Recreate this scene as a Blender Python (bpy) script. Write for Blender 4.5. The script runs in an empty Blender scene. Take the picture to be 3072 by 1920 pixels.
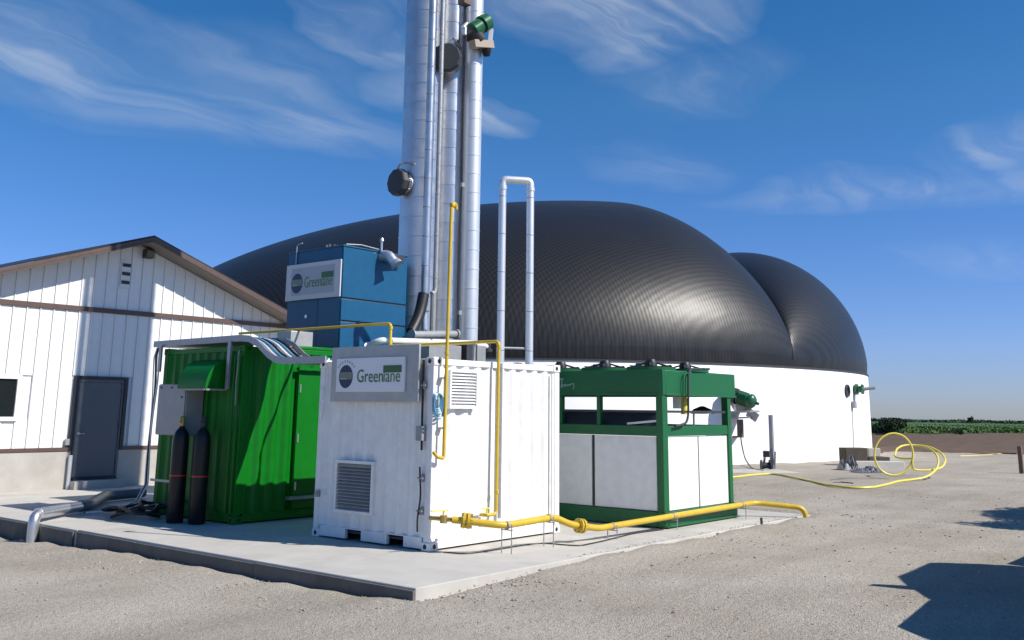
import bpy, math, random
import numpy as np
from mathutils import Vector, Matrix
random.seed(7); RNG = np.random.default_rng(7)
scene = bpy.context.scene
COL = scene.collection
rad = math.radians

# ------------------------------------------------------------------ camera (solved from the photograph's vanishing points)
YAW, PITCH, ROLL = 0.68815539, 0.20529586, 0.01134495
FPX, CX, CY = 2932.149, 1536.0, 615.67
CAM = np.array([-9.9491309, -9.54981446, 1.89268016])
_f = np.array([math.cos(PITCH)*math.cos(YAW), math.cos(PITCH)*math.sin(YAW), math.sin(PITCH)])
_r0 = np.array([math.sin(YAW), -math.cos(YAW), 0.0]); _u0 = np.cross(_r0, _f)
_r = _r0*math.cos(ROLL)+_u0*math.sin(ROLL); _u = -_r0*math.sin(ROLL)+_u0*math.cos(ROLL)
def ray(px, py):
    d = _f*FPX+_r*(px-CX)-_u*(py-CY); return d/np.linalg.norm(d)
def P(px, py, axis, val):                      # pixel of the photograph -> point on a known plane
    d = ray(px, py); return CAM+d*((val-CAM[axis])/d[axis])
def Pd(px, py, depth):                         # pixel -> point at a known depth
    d = ray(px, py); return CAM+d*(depth/(d@_f))
cd = bpy.data.cameras.new('camera'); cam = bpy.data.objects.new('camera', cd); COL.objects.link(cam)
cd.sensor_fit = 'HORIZONTAL'; cd.sensor_width = 36.0; cd.lens = FPX/3072*36.0
cd.shift_y = -(960-CY)/3072; cd.clip_end = 20000; cd.clip_start = 0.05
cam.matrix_world = Matrix(((_r[0], _u[0], -_f[0], CAM[0]), (_r[1], _u[1], -_f[1], CAM[1]), (_r[2], _u[2], -_f[2], CAM[2]), (0, 0, 0, 1)))
scene.camera = cam

# ------------------------------------------------------------------ sky, sun, exposure
SUN = np.array([0.367, -1.0, 0.97]); SUN = SUN/np.linalg.norm(SUN)      # direction towards the sun
world = bpy.data.worlds.new('World'); scene.world = world; world.use_nodes = True
nt = world.node_tree; N = nt.nodes; L = nt.links
for n in list(N): N.remove(n)
def nn(t, **k):
    n = N.new(t)
    for a, b in k.items(): setattr(n, a, b)
    return n
out = nn('ShaderNodeOutputWorld'); bg = nn('ShaderNodeBackground'); bg.inputs[1].default_value = 0.068
sky = nn('ShaderNodeTexSky', sky_type='NISHITA', sun_disc=False)
sky.sun_elevation = math.asin(SUN[2]); sky.sun_rotation = math.atan2(SUN[0], SUN[1])
sky.altitude = 200; sky.air_density = 1.0; sky.dust_density = 0.05; sky.ozone_density = 2.5
hsv = nn('ShaderNodeHueSaturation'); hsv.inputs['Saturation'].default_value = 1.38; hsv.inputs['Value'].default_value = 1.27
L.new(sky.outputs[0], hsv.inputs['Color'])
tc = nn('ShaderNodeTexCoord'); sep = nn('ShaderNodeSeparateXYZ'); L.new(tc.outputs['Generated'], sep.inputs[0])
def mth(op, a, b=None, clamp=False):
    m = nn('ShaderNodeMath', operation=op, use_clamp=clamp)
    for i, v in enumerate((a, b)):
        if v is None: continue
        if isinstance(v, (int, float)): m.inputs[i].default_value = v
        else: L.new(v, m.inputs[i])
    return m.outputs[0]
ZB = 0.10
zz = mth('ADD', mth('MAXIMUM', sep.outputs[2], 0.0), ZB)
uu = mth('DIVIDE', sep.outputs[0], zz); vv = mth('DIVIDE', sep.outputs[1], zz)
cmb = nn('ShaderNodeCombineXYZ'); L.new(uu, cmb.inputs[0]); L.new(vv, cmb.inputs[1])
def cuv(px, py):
    d = ray(px, py); return np.array([d[0]/(max(d[2], 0)+ZB), d[1]/(max(d[2], 0)+ZB)])
# cirrus streaks: soft ellipses in the cloud layer's plane, broken up by wind-drawn noise
wn = nn('ShaderNodeTexNoise'); wn.inputs['Scale'].default_value = 1.6; wn.inputs['Detail'].default_value = 4
L.new(cmb.outputs[0], wn.inputs['Vector'])
wsub = nn('ShaderNodeVectorMath', operation='SUBTRACT'); L.new(wn.outputs['Color'], wsub.inputs[0]); wsub.inputs[1].default_value = (.5, .5, .5)
wsc = nn('ShaderNodeVectorMath', operation='SCALE'); L.new(wsub.outputs[0], wsc.inputs[0]); wsc.inputs['Scale'].default_value = 0.55
wadd = nn('ShaderNodeVectorMath', operation='ADD'); L.new(cmb.outputs[0], wadd.inputs[0]); L.new(wsc.outputs[0], wadd.inputs[1])
def streak(rot, sx, sy, scale, detail, lo, hi):
    mp = nn('ShaderNodeMapping'); mp.inputs['Rotation'].default_value = (0, 0, rot); mp.inputs['Scale'].default_value = (sx, sy, 1)
    L.new(wadd.outputs[0], mp.inputs['Vector'])
    t = nn('ShaderNodeTexNoise'); t.inputs['Scale'].default_value = scale; t.inputs['Detail'].default_value = detail; t.inputs['Roughness'].default_value = .55
    t.inputs['Distortion'].default_value = .5
    L.new(mp.outputs[0], t.inputs['Vector'])
    mr = nn('ShaderNodeMapRange', interpolation_type='SMOOTHSTEP'); L.new(t.outputs[0], mr.inputs[0])
    mr.inputs[1].default_value = lo; mr.inputs[2].default_value = hi
    return mr.outputs[0]
st1 = streak(0.9, .50, 2.8, 1.8, 9, .40, .68)
st2 = streak(0.5, .8, 1.5, 3.2, 8, .30, .75)
stx = mth('ADD', mth('MULTIPLY', st1, .7), mth('MULTIPLY', st2, .3))
segs = [((-250, 190), (520, 215), .40, .75), ((250, 330), (900, 210), .42, .55), ((480, 290), (1150, 440), .30, .55),
        ((860, -40), (1190, 150), .16, .95), ((1180, 170), (1300, 300), .18, .5), ((1410, 280), (1600, 390), .16, .85),
        ((1560, -30), (2180, 0), .30, 1.2), ((1760, -40), (1950, 150), .18, 1.0), ((2180, 130), (2060, 330), .30, .30),
        ((2240, 600), (3250, 545), .32, .62), ((2850, 500), (3250, 380), .30, .55), ((1850, 520), (2060, 480), .30, .30),
        ((2700, 760), (3200, 800), .4, .22)]
acc = None
for a, b, w, amp in segs:
    A, B = cuv(*a), cuv(*b); c = (A+B)/2; ln = np.linalg.norm(B-A)/2
    mp = nn('ShaderNodeMapping', vector_type='TEXTURE')
    mp.inputs['Location'].default_value = (c[0], c[1], 0); mp.inputs['Rotation'].default_value = (0, 0, math.atan2(B[1]-A[1], B[0]-A[0]))
    mp.inputs['Scale'].default_value = (ln*1.28+w*.2, w*.85, 1)
    L.new(wadd.outputs[0], mp.inputs['Vector'])
    gr = nn('ShaderNodeTexGradient', gradient_type='SPHERICAL'); L.new(mp.outputs[0], gr.inputs[0])
    m = mth('MULTIPLY', mth('POWER', gr.outputs[1], .8), amp)
    acc = m if acc is None else mth('MAXIMUM', acc, m)
cover = streak(0.3, .35, .5, .5, 3, .52, .78)          # thin high cloud over the rest of the sky
acc = mth('ADD', acc, mth('MULTIPLY', cover, .05))
cl = mth('MULTIPLY', mth('MULTIPLY', acc, mth('ADD', stx, .10)), 0.72, clamp=True)
ccol = nn('ShaderNodeMix', data_type='RGBA'); ccol.inputs[7].default_value = (7.4, 8.2, 9.4, 1)
hz = nn('ShaderNodeValToRGB'); L.new(sep.outputs[2], hz.inputs[0])      # clear, bluish air all round the horizon
hz.color_ramp.elements[0].position = 0.0; hz.color_ramp.elements[0].color = (.47, .60, 1.22, 1); hz.color_ramp.elements[1].position = .30; hz.color_ramp.elements[1].color = (1.06, 1.0, 1.09, 1)
hm = nn('ShaderNodeMix', data_type='RGBA', blend_type='MULTIPLY'); hm.inputs[0].default_value = 1; L.new(hsv.outputs[0], hm.inputs[6]); L.new(hz.outputs[0], hm.inputs[7])
L.new(cl, ccol.inputs[0]); L.new(hm.outputs[2], ccol.inputs[6])
L.new(ccol.outputs[2], bg.inputs[0]); L.new(bg.outputs[0], out.inputs[0])

sd = bpy.data.lights.new('sun', 'SUN'); sd.energy = 4.8; sd.angle = rad(0.53); sd.color = (1.0, 0.945, 0.865)
so = bpy.data.objects.new('sun', sd); COL.objects.link(so); so.location = (10, -25, 30)
so.rotation_euler = Vector(SUN.tolist()).to_track_quat('Z', 'Y').to_euler()
scene.view_settings.view_transform = 'Standard'; scene.view_settings.look = 'None'
scene.view_settings.exposure = 0.30; scene.view_settings.gamma = 1.0; scene.view_settings.use_curve_mapping = False

# ------------------------------------------------------------------ materials
MATS = {}
def mat(name, col, rough=.5, metal=0.0, amt=.08, scale=6.0, streaks=0.0, bump=0.0, bscale=60.0, dirt=None, dirt_amt=0.0, spec=.5, coat=0.0, rvar=.08):
    m = bpy.data.materials.new(name); m.use_nodes = True
    t = m.node_tree; b = t.nodes['Principled BSDF']; lk = t.links
    b.inputs['Roughness'].default_value = rough; b.inputs['Metallic'].default_value = metal
    b.inputs['Specular IOR Level'].default_value = spec; b.inputs['Coat Weight'].default_value = coat
    tc = t.nodes.new('ShaderNodeTexCoord')
    def noise(sc, vs=(1, 1, 1), det=5):
        mp = t.nodes.new('ShaderNodeMapping'); mp.inputs['Scale'].default_value = vs; lk.new(tc.outputs['Object'], mp.inputs[0])
        n = t.nodes.new('ShaderNodeTexNoise'); n.inputs['Scale'].default_value = sc; n.inputs['Detail'].default_value = det
        n.inputs['Roughness'].default_value = .6; lk.new(mp.outputs[0], n.inputs['Vector']); return n.outputs[0]
    n1 = noise(scale)
    mr = t.nodes.new('ShaderNodeMapRange'); lk.new(n1, mr.inputs[0]); mr.inputs[1].default_value = .25; mr.inputs[2].default_value = .75
    mr.inputs[3].default_value = 1-amt; mr.inputs[4].default_value = 1+amt
    vm = t.nodes.new('ShaderNodeVectorMath'); vm.operation = 'SCALE'; vm.inputs[0].default_value = col; lk.new(mr.outputs[0], vm.inputs['Scale'])
    cur = vm.outputs[0]
    def over(cur, fac, c):
        mx = t.nodes.new('ShaderNodeMix'); mx.data_type = 'RGBA'; lk.new(fac, mx.inputs[0]); lk.new(cur, mx.inputs[6]); mx.inputs[7].default_value = (*c, 1); return mx.outputs[2]
    if streaks:
        s = noise(3.0, (3.5, 3.5, .18), 6)
        r = t.nodes.new('ShaderNodeMapRange'); lk.new(s, r.inputs[0]); r.inputs[1].default_value = .52; r.inputs[2].default_value = .8; r.inputs[4].default_value = streaks
        cur = over(cur, r.outputs[0], dirt or (.2, .17, .13))
    if dirt_amt:
        s = noise(1.3, (1, 1, 1), 8)
        r = t.nodes.new('ShaderNodeMapRange'); lk.new(s, r.inputs[0]); r.inputs[1].default_value = .48; r.inputs[2].default_value = .75; r.inputs[4].default_value = dirt_amt
        cur = over(cur, r.outputs[0], dirt or (.2, .17, .13))
    lk.new(cur, b.inputs['Base Color'])
    if rvar:
        r = t.nodes.new('ShaderNodeMapRange'); lk.new(n1, r.inputs[0]); r.inputs[3].default_value = max(rough-rvar, .03); r.inputs[4].default_value = min(rough+rvar, 1)
        lk.new(r.outputs[0], b.inputs['Roughness'])
    if bump:
        nb = noise(bscale, det=3); bp = t.nodes.new('ShaderNodeBump'); bp.inputs['Strength'].default_value = bump; bp.inputs['Distance'].default_value = .02
        lk.new(nb, bp.inputs['Height']); lk.new(bp.outputs[0], b.inputs['Normal'])
    MATS[name] = m; return m
mat('white_paint', (.80, .80, .78), .42, streaks=.26, dirt_amt=.14, dirt=(.44, .38, .30), bump=.05, bscale=9)
mat('white_panel', (.80, .80, .79), .35, dirt_amt=.05, dirt=(.5, .47, .42))
mat('green_paint', (.0008, .150, .008), .42, streaks=.12, dirt=(.004, .06, .008), bump=.05, bscale=9, spec=.3)
mat('cooler_green', (.010, .118, .040), .42, streaks=.10, dirt=(.01, .07, .03), spec=.35)
mat('blue_paint', (.009, .085, .185), .38, streaks=.10, dirt=(.02, .085, .16), dirt_amt=.12, spec=.35)
mat('steel_cladding', (.56, .575, .60), .36, metal=.85, amt=.14, scale=2.2, bump=.14, bscale=5, rvar=.10, dirt_amt=.35, dirt=(.27, .24, .22))
mat('bright_cladding', (.74, .755, .77), .42, metal=.62, amt=.05, scale=1.5, bump=.05, bscale=4, rvar=.06)  # paler twin of steel_cladding; carries the slim column's sunlit look in its colour
mat('steel_pipe', (.66, .67, .69), .34, metal=.8, amt=.08, scale=5)
mat('white_pipe', (.72, .73, .73), .35, dirt_amt=.1, dirt=(.4, .38, .34))
mat('galvanised', (.36, .37, .39), .48, metal=.55, amt=.18, scale=14, dirt_amt=.12, dirt=(.2, .19, .18))
mat('grey_metal', (.30, .305, .31), .45, metal=.15, amt=.1, streaks=.1)
mat('sheet_grey', (.40, .40, .395), .4, metal=.25, amt=.12, dirt_amt=.3, dirt=(.26, .24, .22))
mat('dark_grey', (.035, .037, .042), .6, amt=.2, scale=8, bump=.1, bscale=30)
mat('black_rubber', (.014, .014, .016), .48, amt=.2)
mat('black_paint', (.010, .010, .012), .42, amt=.15, spec=.35)
mat('yellow_paint', (.60, .41, .028), .42, amt=.10, scale=9, dirt_amt=.25, dirt=(.38, .25, .04))
mat('yellow_hose', (.80, .66, .10), .4, amt=.06)
mat('concrete', (.495, .475, .435), .85, amt=.10, scale=1.6, dirt_amt=.55, dirt=(.36, .335, .295), bump=.25, bscale=70, spec=.25)
mat('concrete_old', (.44, .42, .385), .88, amt=.12, scale=2.0, dirt_amt=.35, dirt=(.28, .26, .23), bump=.3, bscale=40, spec=.2)
mat('siding_white', (.80, .80, .79), .38, amt=.03, dirt_amt=.06, dirt=(.55, .53, .5))
mat('brown_trim', (.105, .068, .055), .45, amt=.1)
mat('roof_metal', (.025, .024, .026), .4, metal=.3)
mat('soffit', (.20, .17, .15), .7)
mat('door_grey', (.115, .125, .145), .42, amt=.05)
mat('door_trim', (.030, .030, .040), .4)
mat('glass', (.015, .018, .022), .05, spec=.8, rvar=0)
mat('tank_white', (.80, .80, .785), .5, amt=.03, scale=.6, dirt_amt=.06, dirt=(.6, .58, .54), streaks=.05)
mat('soil', (.128, .092, .068), .95, amt=.25, scale=1.2, bump=.8, bscale=4, spec=.1, dirt_amt=.4, dirt=(.155, .118, .09))
mat('dark_rubble', (.035, .033, .032), .9, amt=.4, scale=6, bump=.5, bscale=20)
mat('stone', (.36, .325, .27), .9, amt=.3, scale=25, spec=.2)
mat('brown_block', (.075, .060, .045), .85, amt=.25, scale=4, bump=.3)
mat('tarp', (.13, .135, .155), .45, amt=.2)
mat('wood_post', (.16, .105, .075), .8, amt=.2, bump=.3)
mat('motor_green', (.008, .105, .040), .36, amt=.15, coat=.2)
mat('red_ring', (.45, .02, .015), .4)
mat('sign_white', (.74, .75, .78), .35, amt=.02)
mat('sign_panel', (.36, .38, .43), .35, amt=.03)
mat('sign_grey', (.52, .53, .57), .35, amt=.03)
mat('ink_navy', (.010, .016, .065), .35, amt=.05)
mat('ink_band', (.17, .19, .155), .4)
mat('ink_green', (.030, .125, .030), .4, amt=.05)
mat('ink_lime', (.075, .205, .040), .4, amt=.05)
mat('ink_grey', (.33, .34, .42), .4)
mat('ink_pale', (.33, .42, .39), .5)
mat('hose_blue', (.10, .27, .40), .35, amt=.2)
mat('beige', (.36, .30, .24), .5)
mat('brass', (.42, .30, .10), .4, metal=.6)
mat('truck_paint', (.05, .06, .09), .25, coat=.6)
mat('bark', (.07, .055, .04), .9, amt=.3, bump=.4)
mat('coil_navy', (.030, .036, .050), .5, amt=.15)
mat('fan_black', (.012, .016, .02), .5)
mat('brown_steel', (.13, .095, .085), .6, metal=.3, amt=.2)

def leafmat(name, a, b):
    m = bpy.data.materials.new(name); m.use_nodes = True; t = m.node_tree; bs = t.nodes['Principled BSDF']
    tc = t.nodes.new('ShaderNodeTexCoord'); n = t.nodes.new('ShaderNodeTexNoise'); n.inputs['Scale'].default_value = .45; n.inputs['Detail'].default_value = 6
    t.links.new(tc.outputs['Object'], n.inputs[0]); r = t.nodes.new('ShaderNodeValToRGB'); r.color_ramp.elements[0].position = .35; r.color_ramp.elements[1].position = .68
    r.color_ramp.elements[0].color = (*a, 1); r.color_ramp.elements[1].color = (*b, 1); t.links.new(n.outputs[0], r.inputs[0]); t.links.new(r.outputs[0], bs.inputs['Base Color'])
    bs.inputs['Roughness'].default_value = .6; bs.inputs['Specular IOR Level'].default_value = .2; MATS[name] = m
leafmat('leaf_dark', (.016, .036, .014), (.032, .064, .022))
leafmat('leaf_crop', (.050, .100, .022), (.095, .165, .040))
leafmat('leaf_far', (.030, .055, .028), (.048, .082, .042))

def gravelmat():
    m = bpy.data.materials.new('gravel'); m.use_nodes = True; t = m.node_tree; b = t.nodes['Principled BSDF']; lk = t.links
    b.inputs['Roughness'].default_value = .93; b.inputs['Specular IOR Level'].default_value = .15
    tc = t.nodes.new('ShaderNodeTexCoord')
    def noise(sc, det=6, vs=None, ro=.6):
        n = t.nodes.new('ShaderNodeTexNoise'); n.inputs['Scale'].default_value = sc; n.inputs['Detail'].default_value = det; n.inputs['Roughness'].default_value = ro
        if vs:
            mp = t.nodes.new('ShaderNodeMapping'); mp.inputs['Scale'].default_value = vs; mp.inputs['Rotation'].default_value = (0, 0, .35); lk.new(tc.outputs['Object'], mp.inputs[0]); lk.new(mp.outputs[0], n.inputs[0])
        else: lk.new(tc.outputs['Object'], n.inputs[0])
        return n.outputs[0]
    def ramp(v, stops):
        r = t.nodes.new('ShaderNodeValToRGB'); lk.new(v, r.inputs[0])
        while len(r.color_ramp.elements) < len(stops): r.color_ramp.elements.new(.5)
        for e, (p, c) in zip(r.color_ramp.elements, stops): e.position = p; e.color = (*c, 1)
        return r.outputs[0]
    def mul(a, bb):
        mx = t.nodes.new('ShaderNodeMix'); mx.data_type = 'RGBA'; mx.blend_type = 'MULTIPLY'; mx.inputs[0].default_value = 1; lk.new(a, mx.inputs[6]); lk.new(bb, mx.inputs[7]); return mx.outputs[2]
    base = ramp(noise(.55, 7), [(.30, (.335, .303, .250)), (.52, (.388, .357, .302)), (.74, (.440, .410, .355))])
    tracks = mul(ramp(noise(.9, 5, (.10, 1.5, 1)), [(.36, (.92, .915, .905)), (.52, (1, 1, 1)), (.66, (1.05, 1.048, 1.045))]), ramp(noise(.16, 4), [(.35, (.95, .94, .925)), (.65, (1.07, 1.068, 1.065))]))
    v = t.nodes.new('ShaderNodeTexVoronoi'); v.inputs['Scale'].default_value = 58; lk.new(tc.outputs['Object'], v.inputs['Vector'])
    sepn = t.nodes.new('ShaderNodeSeparateColor'); lk.new(v.outputs['Color'], sepn.inputs[0])
    stones = ramp(sepn.outputs[0], [(0, (.72, .70, .68)), (.25, (.93, .92, .91)), (.75, (1.04, 1.035, 1.03)), (1, (1.18, 1.175, 1.16))])
    fine = ramp(noise(120, 3), [(.3, (.86, .86, .86)), (.7, (1.12, 1.12, 1.12))])
    spots = ramp(noise(9, 4), [(.24, (.60, .57, .53)), (.36, (1, 1, 1)), (1, (1, 1, 1))])
    lk.new(mul(mul(mul(mul(base, tracks), stones), fine), spots), b.inputs['Base Color'])
    b1 = t.nodes.new('ShaderNodeBump'); b1.inputs['Strength'].default_value = .55; b1.inputs['Distance'].default_value = .02; lk.new(v.outputs['Distance'], b1.inputs['Height']); b1.invert = True
    b2 = t.nodes.new('ShaderNodeBump'); b2.inputs['Strength'].default_value = .5; b2.inputs['Distance'].default_value = .05; lk.new(noise(14, 6), b2.inputs['Height']); lk.new(b1.outputs[0], b2.inputs['Normal'])
    lk.new(b2.outputs[0], b.inputs['Normal']); MATS['gravel'] = m
gravelmat()

def membranemat():
    m = bpy.data.materials.new('membrane'); m.use_nodes = True; t = m.node_tree; b = t.nodes['Principled BSDF']; lk = t.links
    b.inputs['Base Color'].default_value = (.020, .0205, .023, 1); b.inputs['Roughness'].default_value = .40; b.inputs['Specular IOR Level'].default_value = .36
    tc = t.nodes.new('ShaderNodeTexCoord'); hs = []
    for rot in (.25, .25+math.pi/2):
        mp = t.nodes.new('ShaderNodeMapping'); mp.inputs['Rotation'].default_value = (0, 0, rot); lk.new(tc.outputs['Object'], mp.inputs[0])
        w = t.nodes.new('ShaderNodeTexWave'); w.wave_type = 'BANDS'; w.bands_direction = 'X'; w.inputs['Scale'].default_value = 2.3; w.inputs['Distortion'].default_value = .25
        w.inputs['Detail'].default_value = 1; w.inputs['Detail Scale'].default_value = .15; lk.new(mp.outputs[0], w.inputs[0]); hs.append(w.outputs['Fac'])
    ad = t.nodes.new('ShaderNodeMath'); ad.operation = 'ADD'; lk.new(hs[0], ad.inputs[0]); lk.new(hs[1], ad.inputs[1])
    n = t.nodes.new('ShaderNodeTexNoise'); n.inputs['Scale'].default_value = .35; n.inputs['Detail'].default_value = 5; lk.new(tc.outputs['Object'], n.inputs[0])
    r = t.nodes.new('ShaderNodeMapRange'); lk.new(n.outputs[0], r.inputs[0]); r.inputs[3].default_value = .36; r.inputs[4].default_value = .46; lk.new(r.outputs[0], b.inputs['Roughness'])
    rp = t.nodes.new('ShaderNodeMapRange'); lk.new(ad.outputs[0], rp.inputs[0]); rp.inputs[2].default_value = 2; rp.inputs[3].default_value = .6; rp.inputs[4].default_value = 1.5
    vm = t.nodes.new('ShaderNodeVectorMath'); vm.operation = 'SCALE'; vm.inputs[0].default_value = (.0150, .0149, .0152); lk.new(rp.outputs[0], vm.inputs['Scale']); lk.new(vm.outputs[0], b.inputs['Base Color'])
    bp = t.nodes.new('ShaderNodeBump'); bp.inputs['Strength'].default_value = .075; bp.inputs['Distance'].default_value = .02; lk.new(ad.outputs[0], bp.inputs['Height']); n2 = t.nodes.new('ShaderNodeTexNoise'); n2.inputs['Scale'].default_value = .55; n2.inputs['Detail'].default_value = 4; lk.new(tc.outputs['Object'], n2.inputs[0])
    b2 = t.nodes.new('ShaderNodeBump'); b2.inputs['Strength'].default_value = .10; b2.inputs['Distance'].default_value = .25; lk.new(n2.outputs[0], b2.inputs['Height']); lk.new(bp.outputs[0], b2.inputs['Normal']); lk.new(b2.outputs[0], b.inputs['Normal'])
    MATS['membrane'] = m
membranemat()

# ------------------------------------------------------------------ mesh helpers
OFF = {}
class MB:
    def __init__(s): s.v = []; s.f = []
    def add(s, vs, fs):
        o = len(s.v); s.v += [tuple(map(float, p)) for p in vs]; s.f += [tuple(i+o for i in q) for q in fs]; return s
    def box(s, x0, x1, y0, y1, z0, z1):
        return s.add([(x0, y0, z0), (x1, y0, z0), (x1, y1, z0), (x0, y1, z0), (x0, y0, z1), (x1, y0, z1), (x1, y1, z1), (x0, y1, z1)],
                     [(3, 2, 1, 0), (4, 5, 6, 7), (0, 1, 5, 4), (1, 2, 6, 5), (2, 3, 7, 6), (3, 0, 4, 7)])
    def bar(s, p, q, w, h, up=(0, 0, 1)):
        p, q = np.array(p, float), np.array(q, float); d = q-p; d /= np.linalg.norm(d); up = np.array(up, float)
        a = np.cross(d, up)
        if np.linalg.norm(a) < 1e-4: a = np.cross(d, (1, 0, 0))
        a /= np.linalg.norm(a); b = np.cross(a, d); vs = []
        for c in (p, q):
            for i, j in ((-1, -1), (1, -1), (1, 1), (-1, 1)): vs.append(c+a*i*w/2+b*j*h/2)
        return s.add(vs, [(3, 2, 1, 0), (4, 5, 6, 7), (0, 1, 5, 4), (1, 2, 6, 5), (2, 3, 7, 6), (3, 0, 4, 7)])
    def prism(s, poly, ext):      # convex polygon of 3D points, extruded by vector
        n = len(poly); e = np.array(ext, float); vs = [np.array(p, float) for p in poly]; vs += [p+e for p in vs[:n]]
        return s.add(vs, [tuple(range(n-1, -1, -1)), tuple(range(n, 2*n))]+[(i, (i+1) % n, n+(i+1) % n, n+i) for i in range(n)])
    def tube(s, pts, r, n=10, bend=0.0, cap=True, rads=None, k=5):
        pts = [np.array(p, float) for p in pts]
        if bend and len(pts) > 2:
            q = [pts[0]]
            for i in range(1, len(pts)-1):
                a, b, c = pts[i-1], pts[i], pts[i+1]; u = a-b; w = c-b; lu, lw = np.linalg.norm(u), np.linalg.norm(w)
                dd = min(bend, lu*.48, lw*.48); A = b+u/lu*dd; C = b+w/lw*dd
                for t in np.linspace(0, 1, k+1): q.append((1-t)**2*A+2*t*(1-t)*b+t*t*C)
            q.append(pts[-1]); pts = q
        m = len(pts); T = []
        for i in range(m):
            a = pts[max(i-1, 0)]; b = pts[min(i+1, m-1)]; d = b-a; T.append(d/(np.linalg.norm(d)+1e-9))
        ref = np.array((0, 0, 1.)) if abs(T[0][2]) < .9 else np.array((1., 0, 0))
        A = np.cross(T[0], ref); A /= np.linalg.norm(A); vs = []
        for i in range(m):
            A = A-T[i]*(A@T[i]); A /= np.linalg.norm(A); B = np.cross(T[i], A); rr = rads[i] if rads else r
            for j in range(n):
                an = 2*math.pi*j/n; vs.append(pts[i]+rr*(A*math.cos(an)+B*math.sin(an)))
        fs = [(i*n+j, i*n+(j+1) % n, (i+1)*n+(j+1) % n, (i+1)*n+j) for i in range(m-1) for j in range(n)]
        if cap: fs += [tuple(range(n-1, -1, -1)), tuple(range((m-1)*n, m*n))]
        return s.add(vs, fs)
    def lathe(s, c, axis, prof, n=20):   # prof: (radius, distance along axis)
        c = np.array(c, float); ax = np.array(axis, float); ax /= np.linalg.norm(ax)
        return s.tube([c+ax*h for _, h in prof], 0, n, rads=[max(r, 1e-4) for r, _ in prof]) if len(prof) > 1 else s
    def ring(s, c, axis, ro, ri, h, n=24):
        c = np.array(c, float); ax = np.array(axis, float); ax /= np.linalg.norm(ax)
        a = np.cross(ax, (0, 0, 1.) if abs(ax[2]) < .9 else (1., 0, 0)); a /= np.linalg.norm(a); b = np.cross(ax, a); vs = []
        for (rr, hh) in ((ro, 0), (ro, h), (ri, h), (ri, 0)):
            for j in range(n):
                t = 2*math.pi*j/n; vs.append(c+ax*hh+rr*(a*math.cos(t)+b*math.sin(t)))
        return s.add(vs, [(k*n+j, k*n+(j+1) % n, ((k+1) % 4)*n+(j+1) % n, ((k+1) % 4)*n+j) for k in range(4) for j in range(n)])
    def quad(s, a, b, c, d): return s.add([a, b, c, d], [(0, 1, 2, 3)])
    def mesh(s, name, off=(0, 0, 0), smooth=True, ang=35):
        me = bpy.data.meshes.new(name); o = np.array(off, float)
        me.from_pydata([tuple(np.array(p)-o) for p in s.v], [], s.f); me.update()
        if smooth and len(me.polygons):
            me.polygons.foreach_set('use_smooth', [True]*len(me.polygons)); me.set_sharp_from_angle(angle=rad(ang))
        return me
    def build(s, name, m, parent=None, base=None, smooth=True, bevel=0.0, ang=35):
        off = OFF[parent.name] if parent else np.array(base if base is not None else (0, 0, 0), float)
        me = s.mesh(name, off, smooth, ang); me.materials.append(MATS[m])
        o = bpy.data.objects.new(name, me); COL.objects.link(o)
        if parent: o.parent = parent
        else: o.location = off
        OFF[o.name] = off
        if bevel:
            b = o.modifiers.new('bevel', 'BEVEL'); b.width = bevel; b.segments = 2; b.limit_method = 'ANGLE'; b.angle_limit = rad(40); b.harden_normals = False
        return o
def inst(name, me, loc, parent, m=None, rot=None):
    o = bpy.data.objects.new(name, me); COL.objects.link(o)
    if m and not me.materials: me.materials.append(MATS[m])
    off = OFF[parent.name] if parent else np.zeros(3)
    o.location = Vector((np.array(loc, float)-off).tolist())
    if rot: o.rotation_euler = rot
    if parent: o.parent = parent
    OFF[o.name] = np.array(loc, float); return o
def tag(o, label=None, cat=None, group=None, kind=None):
    if label: o['label'] = label
    if cat: o['category'] = cat
    if group: o['group'] = group
    if kind: o['kind'] = kind
    return o
def thing(name, loc, label, cat, group=None):
    o = bpy.data.objects.new(name, None); COL.objects.link(o); o.location = Vector([float(c) for c in loc]); o.empty_display_size = .2
    OFF[o.name] = np.array(loc, float); return tag(o, label, cat, group)
def text_mesh(body, size, width=None):
    cu = bpy.data.curves.new('txt', 'FONT'); cu.body = body; cu.size = size; cu.extrude = .0015; cu.resolution_u = 3
    to = bpy.data.objects.new('txt', cu); COL.objects.link(to); bpy.context.view_layer.update()
    me = bpy.data.meshes.new_from_object(to.evaluated_get(bpy.context.evaluated_depsgraph_get()))
    bpy.data.objects.remove(to); bpy.data.curves.remove(cu)
    return me
def ss(t): t = min(max(t, 0.0), 1.0); return t*t*(3-2*t)

# ------------------------------------------------------------------ ground
TANK = np.array([28.05, 22.80]); TR = 17.753; RIMZ = 3.491
def gz(x, y):
    z = -.018-.095*ss((2-x)/5)
    z -= .10*ss((y+1.9)/1.4)*ss((-x-.6)/1.2)+.10*ss((y-3.5)/4)*ss((-x-.6)/1.2)
    z += .15*ss((x-8.8)/9)
    z -= .10*ss((-x-4)/6)*ss((4-y)/5)
    d = math.hypot(x, y)
    if d > 55: z -= .0052*(d-55)
    return z
def wob(x, y):
    return .010*math.sin(1.7*x+.6*y)*math.sin(1.3*y-.4*x)+.007*math.sin(4.1*x+2.2*y)*math.sin(3.3*y+1.1*x)
def axis_samples():
    a = list(np.arange(-14, 16.01, .22))
    s = .25; v = 16.0; pos = []
    while v < 4200: s *= 1.16; v += s; pos.append(v)
    s = .25; v = -14.0; neg = []
    while v > -4200: s *= 1.16; v -= s; neg.append(v)
    return neg[::-1]+a+pos
xs = axis_samples(); ys = axis_samples()
g = MB(); nx = len(xs)
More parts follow.
